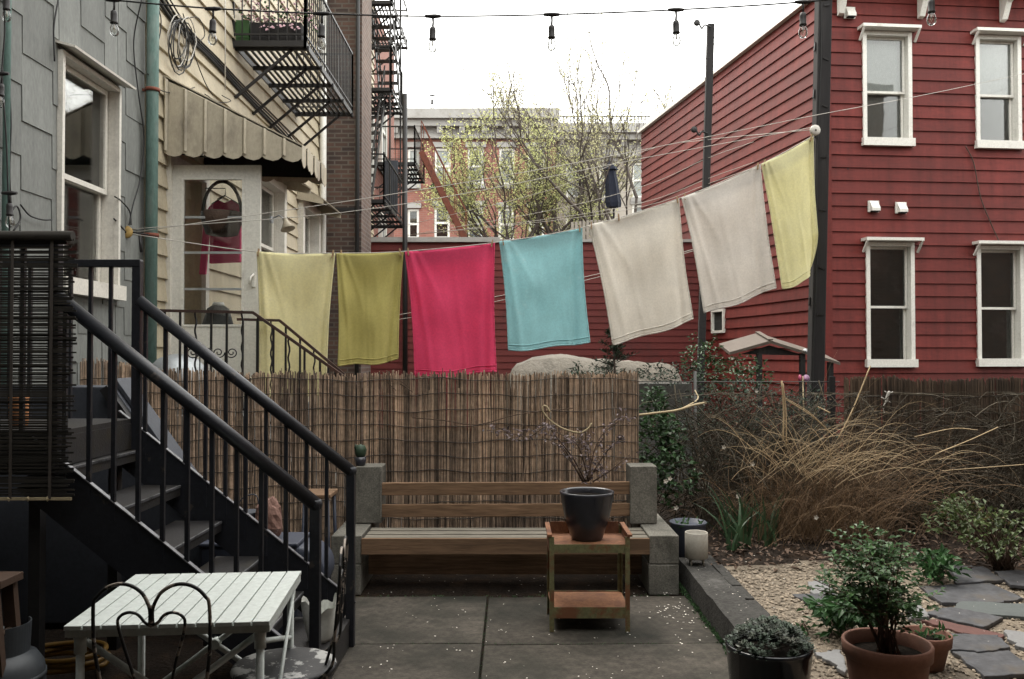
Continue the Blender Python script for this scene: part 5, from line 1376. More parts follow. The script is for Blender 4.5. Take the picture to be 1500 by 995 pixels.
corners = [
    [(377, 369), (490, 371.5), (479, 575), (382, 580)],
    [(494, 371.5), (590, 369), (583, 527), (497, 534)],
    [(594, 369), (724, 356), (727, 543), (608, 552)],
    [(732, 354), (852, 333.5), (863, 500), (745, 513)],
    [(863, 330), (994, 291.5), (1015, 468), (897, 504)],
    [(999, 290), (1113, 242), (1134, 422), (1031, 459)],
    [(1116, 240), (1191, 200), (1203, 396), (1146, 424)]]
tl = ['pale yellow terry towel at the left end of the clothesline, by the storm door', 'olive yellow terry towel between the pale yellow and the hot pink towel', 'hot pink terry towel hanging in the middle of the clothesline',
      'turquoise towel with faded pale patches between the pink and beige towels', 'large beige towel right of the turquoise towel', 'greyish beige towel between the other beige towel and the lemon yellow one', 'lemon yellow towel with a curled corner beside the dark wooden pole']
def lineY(px):
    for (a, b), (c, d) in zip(main[:-1], main[1:]):
        if a <= px <= c: return b + (d - b) * (px - a) / (c - a)
    return main[-1][1]
for k, ((nm, mt), cn, lab) in enumerate(zip(TW, corners, tl)):
    nu, nv = 40, 56
    TL, TR, BR, BL = cn
    vs = []; mb = MB()
    rows = [-.10, -.06, -.02, -.006] + [j / nv for j in range(nv + 1)]
    def pt(u, v):
        va = max(0, v)
        tx = TL[0] + (TR[0] - TL[0]) * u; ty = lineY(tx) + (TL[1] - lineY(TL[0])) * (1 - u) + (TR[1] - lineY(TR[0])) * u + 3.5 * math.sin(math.pi * u) * (1 + .0 * k) * .6
        bx = BL[0] + (BR[0] - BL[0]) * u; by = BL[1] + (BR[1] - BL[1]) * u + 2.5 * math.sin(math.pi * u) + 1.6 * math.sin(u * 9 + k * 2)
        x = tx + (bx - tx) * va; y = ty + (by - ty) * va
        # edges pulled in slightly half way down
        x += (.5 - u) * 5 * math.sin(math.pi * va)
        p = P(x, y, dl(x))
        env = min(1, va * 2.2 + .12)
        e = abs(2 * u - 1)
        o = .030 * env * math.sin(u * (7 + k % 3 * 2) + k * 1.7 + 1.2 * va) * (.35 + .65 * e)
        o += .020 * math.sin((va * 5 + 6 * (u - .5) ** 2) * 2.2 + k) * (1 - va) * math.sin(math.pi * u)
        o += .022 * mnoise.noise(V((u * 2 + k * 5, v * 1.3, k))) * env + .008 * mnoise.noise(V((u * 9 + k * 5, v * 4, k * 3 + 1))) * env
        o += .024 * math.exp(-((u - .05 - (.10 + .03 * (k % 3)) * va) / .032) ** 2) * (1 - .5 * va) - .026 * math.exp(-((u - .95 + (.08 + .05 * (k % 2)) * va) / .035) ** 2)
        o += .012 * math.exp(-((u - .12 - .55 * va) / .03) ** 2) * max(0, 1 - 1.6 * va) - .012 * math.exp(-((u - .88 + .5 * va) / .03) ** 2) * max(0, 1 - 1.7 * va)
        o += .010 * math.exp(-(((u - .3 - .11 * (k % 4)) - .12 * va) / .022) ** 2) * va
        o += .03 * va * va
        if k == 6 and u > .6 and v > .72:
            q = (u - .6) / .4 * (v - .72) / .28
            p.x -= .10 * q * q; o -= .14 * q * (1 - .3 * q); p.z += .02 * q
        if v < 0:
            b = P(tx, ty, dl(tx)); p = pt(u, -v * .9 + .001); p.y += .016 + .05 * -v; return p
        p.y += -o
        return p
    for v in rows:
        for i in range(nu + 1): vs.append(pt(i / nu, v))
    n1 = nu + 1
    fs = [(j * n1 + i, (j + 1) * n1 + i, (j + 1) * n1 + i + 1, j * n1 + i + 1) for j in range(len(rows) - 1) for i in range(nu)]
    mb.mesh(vs, fs, True)
    for u in (0, 1): mb.tube([pt(u, j / nv) for j in range(nv + 1)], .0055, 6)
    mb.tube([pt(i / nu, 1) for i in range(nu + 1)], .0065, 6)
    mb.tube([pt(i / nu, .955) - V((0, .004, 0)) for i in range(nu + 1)], .003, 4)
    o = tag(mb.build('towel', mt), lab, 'towel', 'towels on the clothesline')
    s = o.modifiers.new('thickness', 'SOLIDIFY'); s.thickness = .005; s.offset = 0
pins = [(379, 'left corner of the pale yellow towel'), (488, 'right corner of the pale yellow towel'), (500, 'left corner of the olive yellow towel'), (586, 'right corner of the olive yellow towel'), (598, 'left corner of the hot pink towel'), (721, 'right corner of the hot pink towel'), (737, 'left corner of the turquoise towel'), (849, 'right corner of the turquoise towel'), (906, 'top edge of the large beige towel'), (866, 'left corner of the large beige towel'), (992, 'right corner of the large beige towel'), (1003, 'left corner of the greyish beige towel'), (1110, 'right corner of the greyish beige towel'), (1120, 'left corner of the lemon yellow towel'), (1188, 'right corner of the lemon yellow towel')]
for px, lab in pins:
    c = LP(px, lineY(px)); mb = MB(); t = R.uniform(-.2, .2)
    for s in (-1, 1): mb.bar(c + V((t * .02, .008 * s - .004, .028)), c + V((-t * .04, .014 * s - .004, -.042)), .011, .007, up=(0, 1, 0))
    mb.tube([c + V((-.008, -.004, .004)), c + V((.008, -.004, .004))], .006, 6)
    tag(mb.build('clothespin', M['pin_wood']), 'small wooden clothespin at the ' + lab, 'clothespin', 'clothespins on the towels')

# ------------------------------------------------------------------ poles
wp_ = thing('wooden_pole', 'thick dark weathered wooden pole carrying the clothesline pulley before the red house', 'pole', (3.33, PY, 0))
mb = MB(); a, b = V((3.295, PY, -.2)), V((3.487, PY, 6.9)); mb.bar(a, b, .15, .15, up=(0, 1, 0)); mb.build('post', M['post_wood'], wp_, bevel=.012)
for z in (5.15, 4.6, 4.1, 3.55, 3.0, 2.4, 1.9):
    c = a.lerp(b, (z + .2) / 6.8); mb = MB(); mb.bar(c + V((-.02, -.078, 0)), c + V((.04, -.079, R.uniform(-.03, .03))), .012, .02); mb.build('iron_tag', M['black_iron'], wp_)
    mb = MB(); mb.bar(c + V((-.085, 0, .1)), c + V((-.075, -.0, .19)), .015, .03); mb.build('iron_spike', M['black_iron'], wp_)
mb = MB(); c = a.lerp(b, .6); mb.tube([a.lerp(b, t) + V((-.05 + .01 * math.sin(t * 20), -.083, 0)) for t in [i / 20 for i in range(3, 21)]], .007, 5); mb.build('cable', M['cord'], wp_)
fp = thing('slim_pole', 'slim dark clothesline pole standing before the red side wall', 'pole', (2.7, 12, 0))
mb = MB(); a, b = P(1022, 620, 12), P(1041, 36, 12); a.z = -.1; mb.bar(a, b, .095, .095, up=(0, 1, 0)); mb.build('post', M['post_wood'], fp, bevel=.008)
for q in ((1037, 196), (1041, 40)):
    mb = MB(); c = P(q[0], q[1], 11.93); mb.tube(smooth([c, c + V((-.09, -.03, .02)), c + V((-.13, -.03, -.03)), c + V((-.17, -.03, .04))]), .012, 6); mb.lathe([(.01, -.01), (.045, -.01), (.045, .01), (.01, .01)], c + V((-.2, -.03, .05)), 12, axis=(0, 1, 0)); mb.build('hook', M['black_iron'], fp)
ip = thing('iron_pole', 'thin black iron pole rising from the garage beside the far fire escapes', 'pole', (-2.12, 17.2, 0))
mb = MB(); a, b = P(594, 400, 17.2), P(593, 138, 17.2); a.z = -.05; mb.tube([a, b], .05, 8); mb.build('post', M['black_iron'], ip)

# ------------------------------------------------------------------ string lights
def strand(label, pts, bulbs, d, r=.0042):
    t = thing('string_lights', label, 'string lights', P(*pts[0], d), 'string lights')
    k = MB(); k.tube(smooth([P(x, y, d) for x, y in pts], 6), r, 6); k.build('cord', M['cord'], t)
    for (x, y, tl_) in bulbs:
        c = P(x, y, d); s = MB(); lean = V((R.uniform(-.012, .012) + tl_, R.uniform(-.01, .01), -1)).normalized()
        s.lathe([(.008, -.04), (.011, -.012), (.012, .012), (.008, .04)], c, 8, axis=(1, 0, 0))
        e = c + V((0, 0, -.055)); s.tube([c, c + V((.002, 0, -.03)), e], [.007, .005, .006], 8)
        s.lathe([(.010, 0), (.015, .006), (.0165, .02), (.0165, .055), (.019, .06), (.019, .066), (.014, .068)], e, 14, axis=lean)
        so = s.build('socket', M['socket'], t)
        f = e + lean * .066
        g = MB(); g.lathe([(.013, 0), (.0145, .008), (.020, .022), (.0225, .038), (.0205, .052), (.013, .062), (.0, .066)], f, 18, axis=lean); g.build('bulb', M['bulb_glass'], so)
        g = MB(); g.tube([f, f + lean * .03], .004, 6); g.tube([f + lean * .03 + V((-.007, 0, 0)), f + lean * .045, f + lean * .03 + V((.007, 0, 0))], .0015, 4); g.build('filament', M['filament'], so)
    return t
strand('string of clear bulbs on a black cord stretched right across the top', [(40, -14), (165, 0), (310, 12.5), (470, 20), (633, 24), (808, 21.5), (990, 14.5), (1176, 3), (1363, -16), (1530, -36)],
       [(167, 0, .03), (312, 13, -.02), (471, 20, 0), (634, 24, -.01), (808, 21.5, 0), (990, 14.5, .02), (1176, 3, 0), (1364, -16, 0)], 4.3)
strand('string of bulbs hanging down at the left edge in front of the grey wall', [(2, -30), (7, 40), (3, 110), (9, 200), (12, 285), (14, 340), (15, 386)], [(10, -18, 0), (2, 108, -.05), (14, 283, .05)], 4.57)
strand('far small string of bulbs strung in front of the brick row house', [(560, 136), (633, 140), (720, 137), (800, 128), (900, 112), (1040, 84)], [(633, 140, 0)], 11.9, .003)

# ------------------------------------------------------------------ shelter roof, ornaments
sh = thing('garden_shelter', 'small open shelter with a low pitched bleached board roof beside the dark pole', 'shelter', P(1145, 600, 10.3))
A_, E1, E2 = P(1129, 499, 10.3), P(1069, 516, 10.3), P(1231, 531, 10.3)
dy = V((0.02, .62, .11))
for s, E in ((0, E1), (1, E2)):
    mb = MB(); mb.prism([A_, E, E - V((0, 0, .035)), A_ - V((0, 0, .035))], dy); mb.build('roof', M['plywood'], sh)
mb = MB(); mb.bar(A_ + V((0, 0, .012)), A_ + dy + V((0, 0, .012)), .06, .012); mb.build('ridge_cap', M['plywood'], sh)
for px in (1112, 1175, 1216):
    for o in (.05, .5):
        p = P(px, 520, 10.3 + o); mb = MB(); mb.box(p.x - .03, p.x + .03, p.y - .03, p.y + .03, 0, p.z - .03 + (.05 if px < 1200 else -.06)); mb.build('post', M['post_wood'], sh)
mb = MB(); mb.prism([P(1085, 519, 10.34), P(1127, 506, 10.34), P(1180, 521, 10.34)], (0, .02, 0)); mb.build('gable_board', M['post_wood'], sh)
mb = MB(); mb.lathe([(0, 0), (.03, .01), (.032, .02), (0, .05)], P(1179, 515, 10.33), 10, axis=(0, -1, .3)); mb.build('roof_knob', M['galv'], sh)
pw = thing('pinwheel', 'pink and lilac pinwheel on a stick beside the dark wooden pole', 'pinwheel', P(1176, 560, 8.4))
c = P(1176, 551, 8.4)
mb = MB(); mb.tube([c, V((c.x + .02, c.y, .1))], .006, 6); mb.build('stick', M['vine_rope'], pw)
for q, m_ in ((-.042, 'pink_plastic'), (.04, 'lilac_plastic')):
    mb = MB(); mb.lathe([(0, -.008), (.034, -.006), (.034, .006), (0, .008)], c + V((q * .75, -.01, -.02)), 16, axis=(.8 if q < 0 else -.8, -.6, 0)); mb.build('sail', M[m_], pw)
lz = P(1299, 590, 7.55)
lo = thing('lizard_ornament', 'pale lizard shaped ornament hung on the dark reed fence', 'ornament', lz)
mb = MB(); q = lambda x, y: P(x, y, 7.52)
mb.tube(smooth([q(1296, 606), q(1294, 598), q(1298, 588), q(1300, 580), q(1303, 573)]), [.003] * 6 + [.008] * 6 + [.013] * 6 + [.014] * 4 + [.013, .012, .008], 8)
for x0, y0, x1, y1 in ((1298, 586, 1291, 582), (1299, 587, 1305, 590), (1302, 577, 1308, 574), (1301, 577, 1296, 573)): mb.tube([q(x0, y0), q(x1, y1)], .005, 5)
mb.build('body', M['rope'], lo)
um = thing('garden_umbrella', 'closed navy garden umbrella standing up on the garage roof before the trees', 'umbrella', (P(894, 350, 23).x, 23, 3.9))
ub, ut = P(899, 304, 23), P(893, 236, 23)
mb = MB(); ax = (ut - ub); H_ = ax.length; ax.normalize()
pr = []
nn_ = 18; vs = []
for (t, r) in ((0, .17), (.1, .19), (.3, .17), (.5, .155), (.7, .13), (.80, .12), (.805, .19), (.84, .17), (.92, .09), (.99, .03)):
    for i in range(nn_):
        a = 6.283 * i / nn_; k = 1 + (.16 if i % 3 == 0 else -.07); c = ub + ax * H_ * t
        vs.append(c + V((math.cos(a), math.sin(a), 0)) * r * k)
fs = [(j * nn_ + i, j * nn_ + (i + 1) % nn_, (j + 1) * nn_ + (i + 1) % nn_, (j + 1) * nn_ + i) for j in range(9) for i in range(nn_)] + [tuple(range(nn_))[::-1], tuple(range(9 * nn_, 10 * nn_))]
mb.mesh(vs, fs); mb.build('canopy', M['navy'], um)
mb = MB(); mb.tube([V((ub.x, 23, 3.9)), ub, ut + ax * .12], .028, 8); mb.build('pole', M['post_wood'], um)
mb = MB(); mb.lathe([(.25, 0), (.25, .05), (.05, .09)], (ub.x, 23, 3.885), 16); mb.build('base', M['conc_wall'], um)
pf = thing('picket_panel', 'pale picket fence panel on the garage roof in front of the trees', 'fence', P(868, 340, 22.3))
for i in range(12):
    x = P(838 + i * 5.6, 0, 22.3).x; mb = MB(); zt = P(0, 322 + .6 * abs(i - 6), 22.3).z; mb.box(x - .035, x + .035, 22.28, 22.31, 3.9, zt); mb.build('picket', M['pale_wall'], pf)
mb = MB(); mb.box(P(834, 0, 22.3).x, P(906, 0, 22.3).x, 22.312, 22.35, 4.7, 4.78); mb.box(P(834, 0, 22.3).x, P(906, 0, 22.3).x, 22.312, 22.35, 4.1, 4.18); mb.build('rail', M['pale_wall'], pf)

# tarp heap behind the fence
mb = MB(); nx, ny = 40, 16; x0, x1, y0, y1 = -.25, 2.25, 9.6, 11.6; vs = []
prof = [(735, 541), (760, 532), (785, 522), (830, 522), (870, 527), (930, 531), (975, 535), (1010, 548)]
def tz_(x):
    px = 750 + x / 10.2 * F
    for (a, b), (c, d) in zip(prof[:-1], prof[1:]):
        if a <= px <= c: return P(px, b + (d - b) * (px - a) / (c - a), 10.2).z
    return 1.30
for j in range(ny + 1):
    for i in range(nx + 1):
        u, v = i / nx, j / ny; x = x0 + (x1 - x0) * u; y = y0 + (y1 - y0) * v
        e = min(1, min(u, 1 - u) * 9) ; f = min(1, min(v, 1 - v) * 3.2) ** .5
        z = tz_(x) * f * (1 if e >= 1 else e ** .4) + .05 * mnoise.noise(V((x * 2.2, y * 2.2, 1))) * f + .025 * mnoise.noise(V((x * 7, y * 5, 2))) * f
        vs.append((x, y, z))
fs = [(j * (nx + 1) + i, j * (nx + 1) + i + 1, (j + 1) * (nx + 1) + i + 1, (j + 1) * (nx + 1) + i) for j in range(ny) for i in range(nx)]
mb.mesh(vs, fs, True); tag(mb.build('tarp_heap', M['tarp']), 'pale tarpaulin drawn over a long low heap behind the reed fence', 'tarp')

# ------------------------------------------------------------------ trees
def grow(tb, lf, p, d, L, r, depth, up, spread, leafn, lsize):
    pts = [p]; q = V(p); dd = V(d); n = 4
    for i in range(n):
        dd = (dd + V((R.gauss(0, .10), R.gauss(0, .10), up * .12))).normalized(); q = q + dd * (L / n); pts.append(q.copy())
    rs = [r * (1 - .45 * i / n) for i in range(n + 1)]
    rs = [max(q, .0045) for q in rs]
    tb.tube(pts, rs, 6 if r > .03 else (4 if r > .012 else 3), cap=False)
    if depth <= 2:
        for i in range(int(leafn * (1.0 if depth == 0 else .5))):
            t = R.random() * n; j = min(n - 1, int(t)); c = pts[j].lerp(pts[j + 1], t - j)
            lf.leaf(c + V((R.gauss(0, .05), R.gauss(0, .05), R.gauss(0, .05))), (R.uniform(-1, 1), R.uniform(-1, 1), R.uniform(-.8, .6)), (R.uniform(-1, 1), R.uniform(-1, 1), .6), lsize * R.uniform(.6, 1.4), lsize * .5)
    if depth == 0: return
    nb_ = R.choice((2, 3, 3)) if depth > 2 else 3
    for i in range(nb_):
        t = 1 if i == 0 else R.uniform(.35, .95); j = min(n - 1, int(t * n)); c = pts[j].lerp(pts[j + 1], t * n - j) if t < 1 else pts[-1]
        sd = spread * (.45 if i == 0 else 1)
        nd = (dd + V((R.gauss(0, sd), R.gauss(0, sd), R.uniform(0, .25)))).normalized()
        grow(tb, lf, c, nd, L * R.uniform(.68, .9), r * (.72 if i == 0 else .52), depth - 1, up, spread, leafn, lsize)
def tree(label, base, trunk_h, trunk_r, limbs, depth, L, up, spread, leafn, lsize, lm, lean=(0, 0)):
    t = thing('leafing_tree', label, 'tree', base, 'trees behind the garage'); b = V(base)
    tb, lf = MB(), MB()
    top = b + V((lean[0], lean[1], trunk_h))
    tb.tube([b - V((0, 0, .2)), b.lerp(top, .5) + V((R.gauss(0, .05), 0, 0)), top], [trunk_r * 1.25, trunk_r, trunk_r * .85], 10)
    for (ax_, ay_, k, hz) in limbs:
        grow(tb, lf, b.lerp(top, hz), V((ax_, ay_, 1)).normalized(), L * k, trunk_r * .55, depth, up, spread, leafn, lsize)
    tb.build('trunk', M['bark'], t); lf.build('crown', lm, t)
R.seed(21)
tree('low fan shaped tree with many yellow green leaves before the brick row house', (.05, 25.2, 0), 3.9, .10, [(-1.35, .2, 1.0, .95), (-.95, -.3, 1.1, 1), (-.5, .3, 1.15, 1), (-.1, -.3, 1.15, 1), (.35, -.2, 1.1, 1), (.9, .2, 1.0, .97), (1.3, -.1, .9, .93), (-.7, 0, 1.0, .88), (.2, .4, 1.1, .9)], 5, 1.28, .26, .62, 6, .08, M['spring_leaf'])
R.seed(33)
tree('slender darker trunked tree rising between the two broad leafing trees', (1.65, 25.6, 0), 5.6, .10, [(-.1, .1, 1.25, 1), (-.6, -.2, 1.0, .85), (.6, 0, 1.0, .9), (-.8, .2, .9, .78), (.15, .3, 1.0, .7), (.9, 0, .8, .8)], 5, 1.25, .36, .56, 3, .075, M['spring_leaf_b'], (-.35, 0))
R.seed(45)
tree('tall open crowned tree with sparse budding leaves beside the red house', (3.2, 24.8, 0), 3.8, .13, [(-1.0, .2, 1.1, .95), (-.5, -.2, 1.3, 1), (-.1, .1, 1.4, 1), (.3, -.1, 1.3, 1), (.75, .1, 1.2, 1), (1.2, .1, 1.0, .92), (-1.2, 0, .9, .85), (.1, .4, 1.2, .9), (1.0, -.2, 1.1, .85)], 5, 1.82, .26, .56, 5, .075, M['spring_leaf_b'])
R.seed(5)
# small pine behind the fence
pn = thing('pine_sapling', 'small dark pine sapling poking up behind the reed fence', 'sapling', P(900, 560, 8.9)[:2] + (0,))
b = P(902, 545, 8.9); mb = MB(); lf = MB(); mb.tube([(b.x, b.y, -.05), (b.x, b.y, 1.2), (b.x - .03, b.y, 1.78)], [.02, .015, .006], 6)
for i in range(30):
    z = R.uniform(1.25, 1.76); a = R.uniform(0, 6.28); L = .30 * (1.0 - (z - 1.25) / .8); e = V((b.x + L * math.cos(a), b.y + L * math.sin(a), z + .06)); c = V((b.x - .01, b.y, z)); mb.tube([c, e], .004, 3)
    for j in range(26): q = c.lerp(e, R.uniform(.2, 1.05)); lf.leaf(q, (R.uniform(-1, 1), R.uniform(-1, 1), R.uniform(-.2, 1)), (0, -1, 0), R.uniform(.04, .075), .008)
mb.build('trunk', M['bark'], pn); lf.build('needles', M['pine_leaf'], pn)
def bush(name, label, cat, spots, lm, size, asp, base=None, stems=0, stm='twig', up=.4, group=None):
    """spots: (centre, radii, count)"""
    b = base or spots[0][0]; t = thing(name, label, cat, (b[0], b[1], 0), group); lf = MB(); st_ = MB()
    for (c, r, n) in spots:
        c = V(c)
        for i in range(n):
            d = V((R.gauss(0, 1), R.gauss(0, 1), R.gauss(0, 1))).normalized() * R.random() ** .45
            p = c + V((d.x * r[0], d.y * r[1], d.z * r[2]))
            if mnoise.noise(p * 7) < -.18: continue
            lf.leaf(p, (d.x + R.uniform(-.7, .7), d.y + R.uniform(-.7, .7), R.uniform(-.5, .7)), (R.uniform(-.6, .6), R.uniform(-.8, .3), up + R.random()), size * R.uniform(.6, 1.3), size * asp)
            if i % 9 == 0 and stems: st_.tube(smooth([V((b[0] + R.gauss(0, .03), b[1] + R.gauss(0, .03), b[2])), (V(b) + p) * .5 + V((R.gauss(0, .02), 0, .04)), p], 3), [.004] * 4 + [.003] * 2 + [.0015], 4)
    lf.build('foliage', lm, t)
    if stems and st_.v: st_.build('stems', M[stm], t)
    return t
# low dark shrubs behind the fence and round the pole
g = lambda px, py, d: P(px, py, d)
bush('low_shrub', 'straggly dark shrub growing along the top of the tarp heap', 'shrub', [(g(980, 548, 9.0), (.38, .2, .13), 420), (g(870, 549, 9.2), (.5, .15, .06), 260), (g(850, 543, 9.3), (.12, .1, .1), 120)], M['pine_leaf'], .05, .4)
bush('low_shrub', 'dark leafy shrub at the foot of the slim far pole', 'shrub', [(g(1030, 530, 10.8), (.3, .2, .38), 520), (g(1085, 555, 9.6), (.35, .2, .3), 500)], M['ivy_leaf'], .055, .6)
bush('low_shrub', 'dark thicket behind the chain link fence, left of the dark wooden pole', 'shrub', [((2.3, 8.5, .75), (.8, .25, .58), 4200), ((2.95, 8.45, .6), (.5, .2, .62), 2200)], M['pine_leaf'], .055, .4, base=(2.4, 8.5, 0), stems=1, stm='twig_dark')
bush('ivy', 'glossy green ivy climbing beside the right end of the reed fence', 'ivy', [(g(958, 605, 7.3), (.12, .1, .25), 420), (g(968, 650, 7.1), (.2, .12, .28), 620), (g(985, 700, 6.9), (.2, .12, .25), 420)], M['ivy_leaf'], .05, .75)
# bare brambles
br = thing('bare_brambles', 'tangle of bare brown brambles in front of the chain link fence', 'shrub', (1.9, 7.35, 0))
mb = MB()
for i in range(520):
    x = R.gauss(1.95, .42); y = R.uniform(6.95, 7.8); a = V((x, y, .1 + R.random() ** 1.2 * .95)); pts = [a]; d = V((R.gauss(0, 1), R.gauss(0, .3), R.gauss(.3, .8))).normalized(); L = R.uniform(.25, .8)
    for k in range(6):
        d = (d + V((R.gauss(0, .25), R.gauss(0, .1), -.16 + R.gauss(0, .15)))).normalized(); q = pts[-1] + d * L / 6; q.z = max(.1, min(1.26 - .15 * abs(q.x - 1.8), q.z)); pts.append(q)
    mb.tube(pts, [R.uniform(.0018, .0045)] * 7, 3, cap=False)
for i in range(30):
    x = R.gauss(1.9, .4); mb.tube(smooth([(x, 7.3, .05), (x + R.gauss(0, .1), 7.35, .6), (x + R.gauss(0, .25), 7.4, R.uniform(.9, 1.35))], 4), .006, 4)
mb.build('stems', M['twig_dark'], br)
tg = thing('bare_brambles', 'dark tangle of dead brush along the foot of the dark reed fence', 'shrub', (3.4, 7.3, 0))
mb = MB()
for i in range(1500):
    a = V((R.uniform(1.5, 5.0), R.uniform(6.95, 7.6), .08 + R.random() ** 1.3 * 1.0)); pts = [a]; d = V((R.gauss(0, 1), R.gauss(0, .3), R.gauss(.25, .8))).normalized(); L = R.uniform(.25, .9)
    for k in range(6):
        d = (d + V((R.gauss(0, .22), R.gauss(0, .1), -.15 + R.gauss(0, .15)))).normalized(); q = pts[-1] + d * L / 6; q.z = max(.08, min(1.22, q.z)); pts.append(q)
    mb.tube(pts, [R.uniform(.0015, .004)] * 7, 3, cap=False)
mb.build('stems', M['twig_dark'], tg)
mb = MB()
for i in range(500): mb.leaf((R.uniform(1.5, 5.0), R.uniform(6.9, 7.6), .1 + R.random() ** 1.5 * 1.0), (R.uniform(-1, 1), R.uniform(-1, 1), R.uniform(-1, 1)), (0, -1, .3), R.uniform(.03, .08), .018)
mb.build('dead_leaves', M['twig_dark'], tg)
mb = MB()
mb = MB()
for i in range(120): mb.leaf((R.gauss(1.85, .4), R.uniform(7, 7.6), R.uniform(.4, 1.2)), (R.uniform(-1, 1), R.uniform(-1, 1), R.uniform(-1, 1)), (0, -1, .3), R.uniform(.02, .05), .02)
mb.build('dead_leaves', M['twig'], br)
fl = MB()
for (px, py, d) in ((981, 701, 6.6), (975, 705, 6.6), (1081, 727, 6.6), (1102, 680, 6.9), (1195, 758, 6.4), (1060, 655, 7), (990, 744, 6.5), (1108, 573, 8), (1073, 525, 9.4)):
    c = P(px, py, d)
    for k in range(5): a = k * 1.257; fl.leaf(c, (math.cos(a), -.4, math.sin(a)), (0, -1, 0), .022, .02)
fl.build('blossom', M['petal'], br)
# iris leaves
ir = thing('iris_clump', 'clump of upright green sword leaves between the brambles and the dry grass', 'plant', P(1105, 800, 6.6)[:2] + (.1,))
mb = MB()
for i in range(46):
    b = P(R.uniform(1065, 1140), 806, R.uniform(6.3, 6.9)); b.z = .1; h = R.uniform(.2, .52); l = V((R.gauss(0, .12), R.gauss(0, .08), 0))
    w = V((R.uniform(.6, 1), R.uniform(-.8, .8), 0)).normalized() * R.uniform(.008, .014); prev = None
    for k in range(6):
        t = k / 5; c = b + V((0, 0, h * (t - .12 * t ** 4))) + l * t * t * 1.5; ww = w * (1 - t ** 2.2) + w * .03
        if prev: mb.face([prev[0] - prev[1], prev[0] + prev[1], c + ww, c - ww])
        prev = (c, ww)
mb.build('leaves', M['iris_leaf'], ir)
# dry ornamental grass
dg = thing('dry_ornamental_grass', 'big windblown clump of dry straw coloured ornamental grass', 'grass clump', (2.55, 6.75, 0))
mb = MB(); ps = MB()
def blade(m, b, d, L, r, droop, n=9):
    pts = [V(b)]; d = V(d).normalized()
    for k in range(n):
        d = (d + V((R.gauss(0, .03), R.gauss(0, .03), -droop * (.25 + 1.2 * k / n)))).normalized(); q = pts[-1] + d * (L / n); q.z = max(.08, q.z); pts.append(q)
    m.tube(pts, [r * (1 - .75 * (k / n) ** 1.5) for k in range(n + 1)], 3, cap=False)
for i in range(800):
    b = (R.gauss(2.42, .31), R.gauss(6.8, .2), R.uniform(.06, .16)); right = R.random() < .62
    sx = R.uniform(.1, 1.25) if right else R.uniform(-.9, .1)
    blade(mb, b, (sx * .75, R.uniform(-.5, .35), R.uniform(.9, 1.9)), R.uniform(.45, 1.25) * (1.05 if right else .8), R.uniform(.0012, .0026), R.uniform(.14, .42))
for i in range(260):
    b = (R.gauss(2.5, .4), R.gauss(6.9, .25), .07); blade(mb, b, (R.gauss(0, .5), R.uniform(-.4, .4), 1.2), R.uniform(.3, .7), R.uniform(.0016, .003), R.uniform(.03, .2))
mb.build('blades', M['dry_grass'], dg)
for i in range(95):
    b = V((R.gauss(2.35, .28), R.gauss(6.6, .12), R.uniform(.55, .75))); blade(ps, b, (R.uniform(.1, 1.1), R.uniform(-.45, .1), R.uniform(.3, 1.3)), R.uniform(.35, .95), R.uniform(.0013, .0026), R.uniform(.14, .40))
for i in range(40):
    b = V((R.gauss(2.2, .2), R.gauss(6.6, .1), R.uniform(.5, .85))); blade(ps, b, (R.uniform(-.9, -.1), R.uniform(-.4, .1), R.uniform(.5, 1.2)), R.uniform(.3, .7), R.uniform(.002, .0034), R.uniform(.08, .24))
for pl, rr in (([(1228, 642), (1250, 598), (1275, 536)], .0055), ([(1147, 645), (1148, 600), (1145, 558)], .007), ([(1152, 650), (1151, 600), (1147, 562)], .005), ([(1152, 586), (1190, 610), (1222, 640)], .004), ([(1150, 583), (1185, 604), (1215, 632)], .003), ([(1198, 596), (1216, 605)], .0045), ([(1117, 630), (1150, 640), (1185, 655), (1205, 690)], .0035), ([(1380, 690), (1430, 686), (1510, 680)], .004), ([(1370, 665), (1420, 645), (1462, 626)], .004), ([(1340, 640), (1395, 628), (1432, 630)], .003)):
    ps.tube(smooth([P(a, b, 6.62) for a, b in pl], 5), rr, 4)
ps.build('straw_stems', M['straw'], dg)
bush('bramble_bush', 'dark brown thicket low in front of the dark reed fence at the right', 'shrub', [((4.0, 7.0, .35), (.9, .3, .35), 1500), ((3.2, 7.0, .3), (.6, .25, .3), 500)], M['twig_dark'], .05, .25, base=(3.9, 7.0, .05), stems=1, stm='twig_dark')

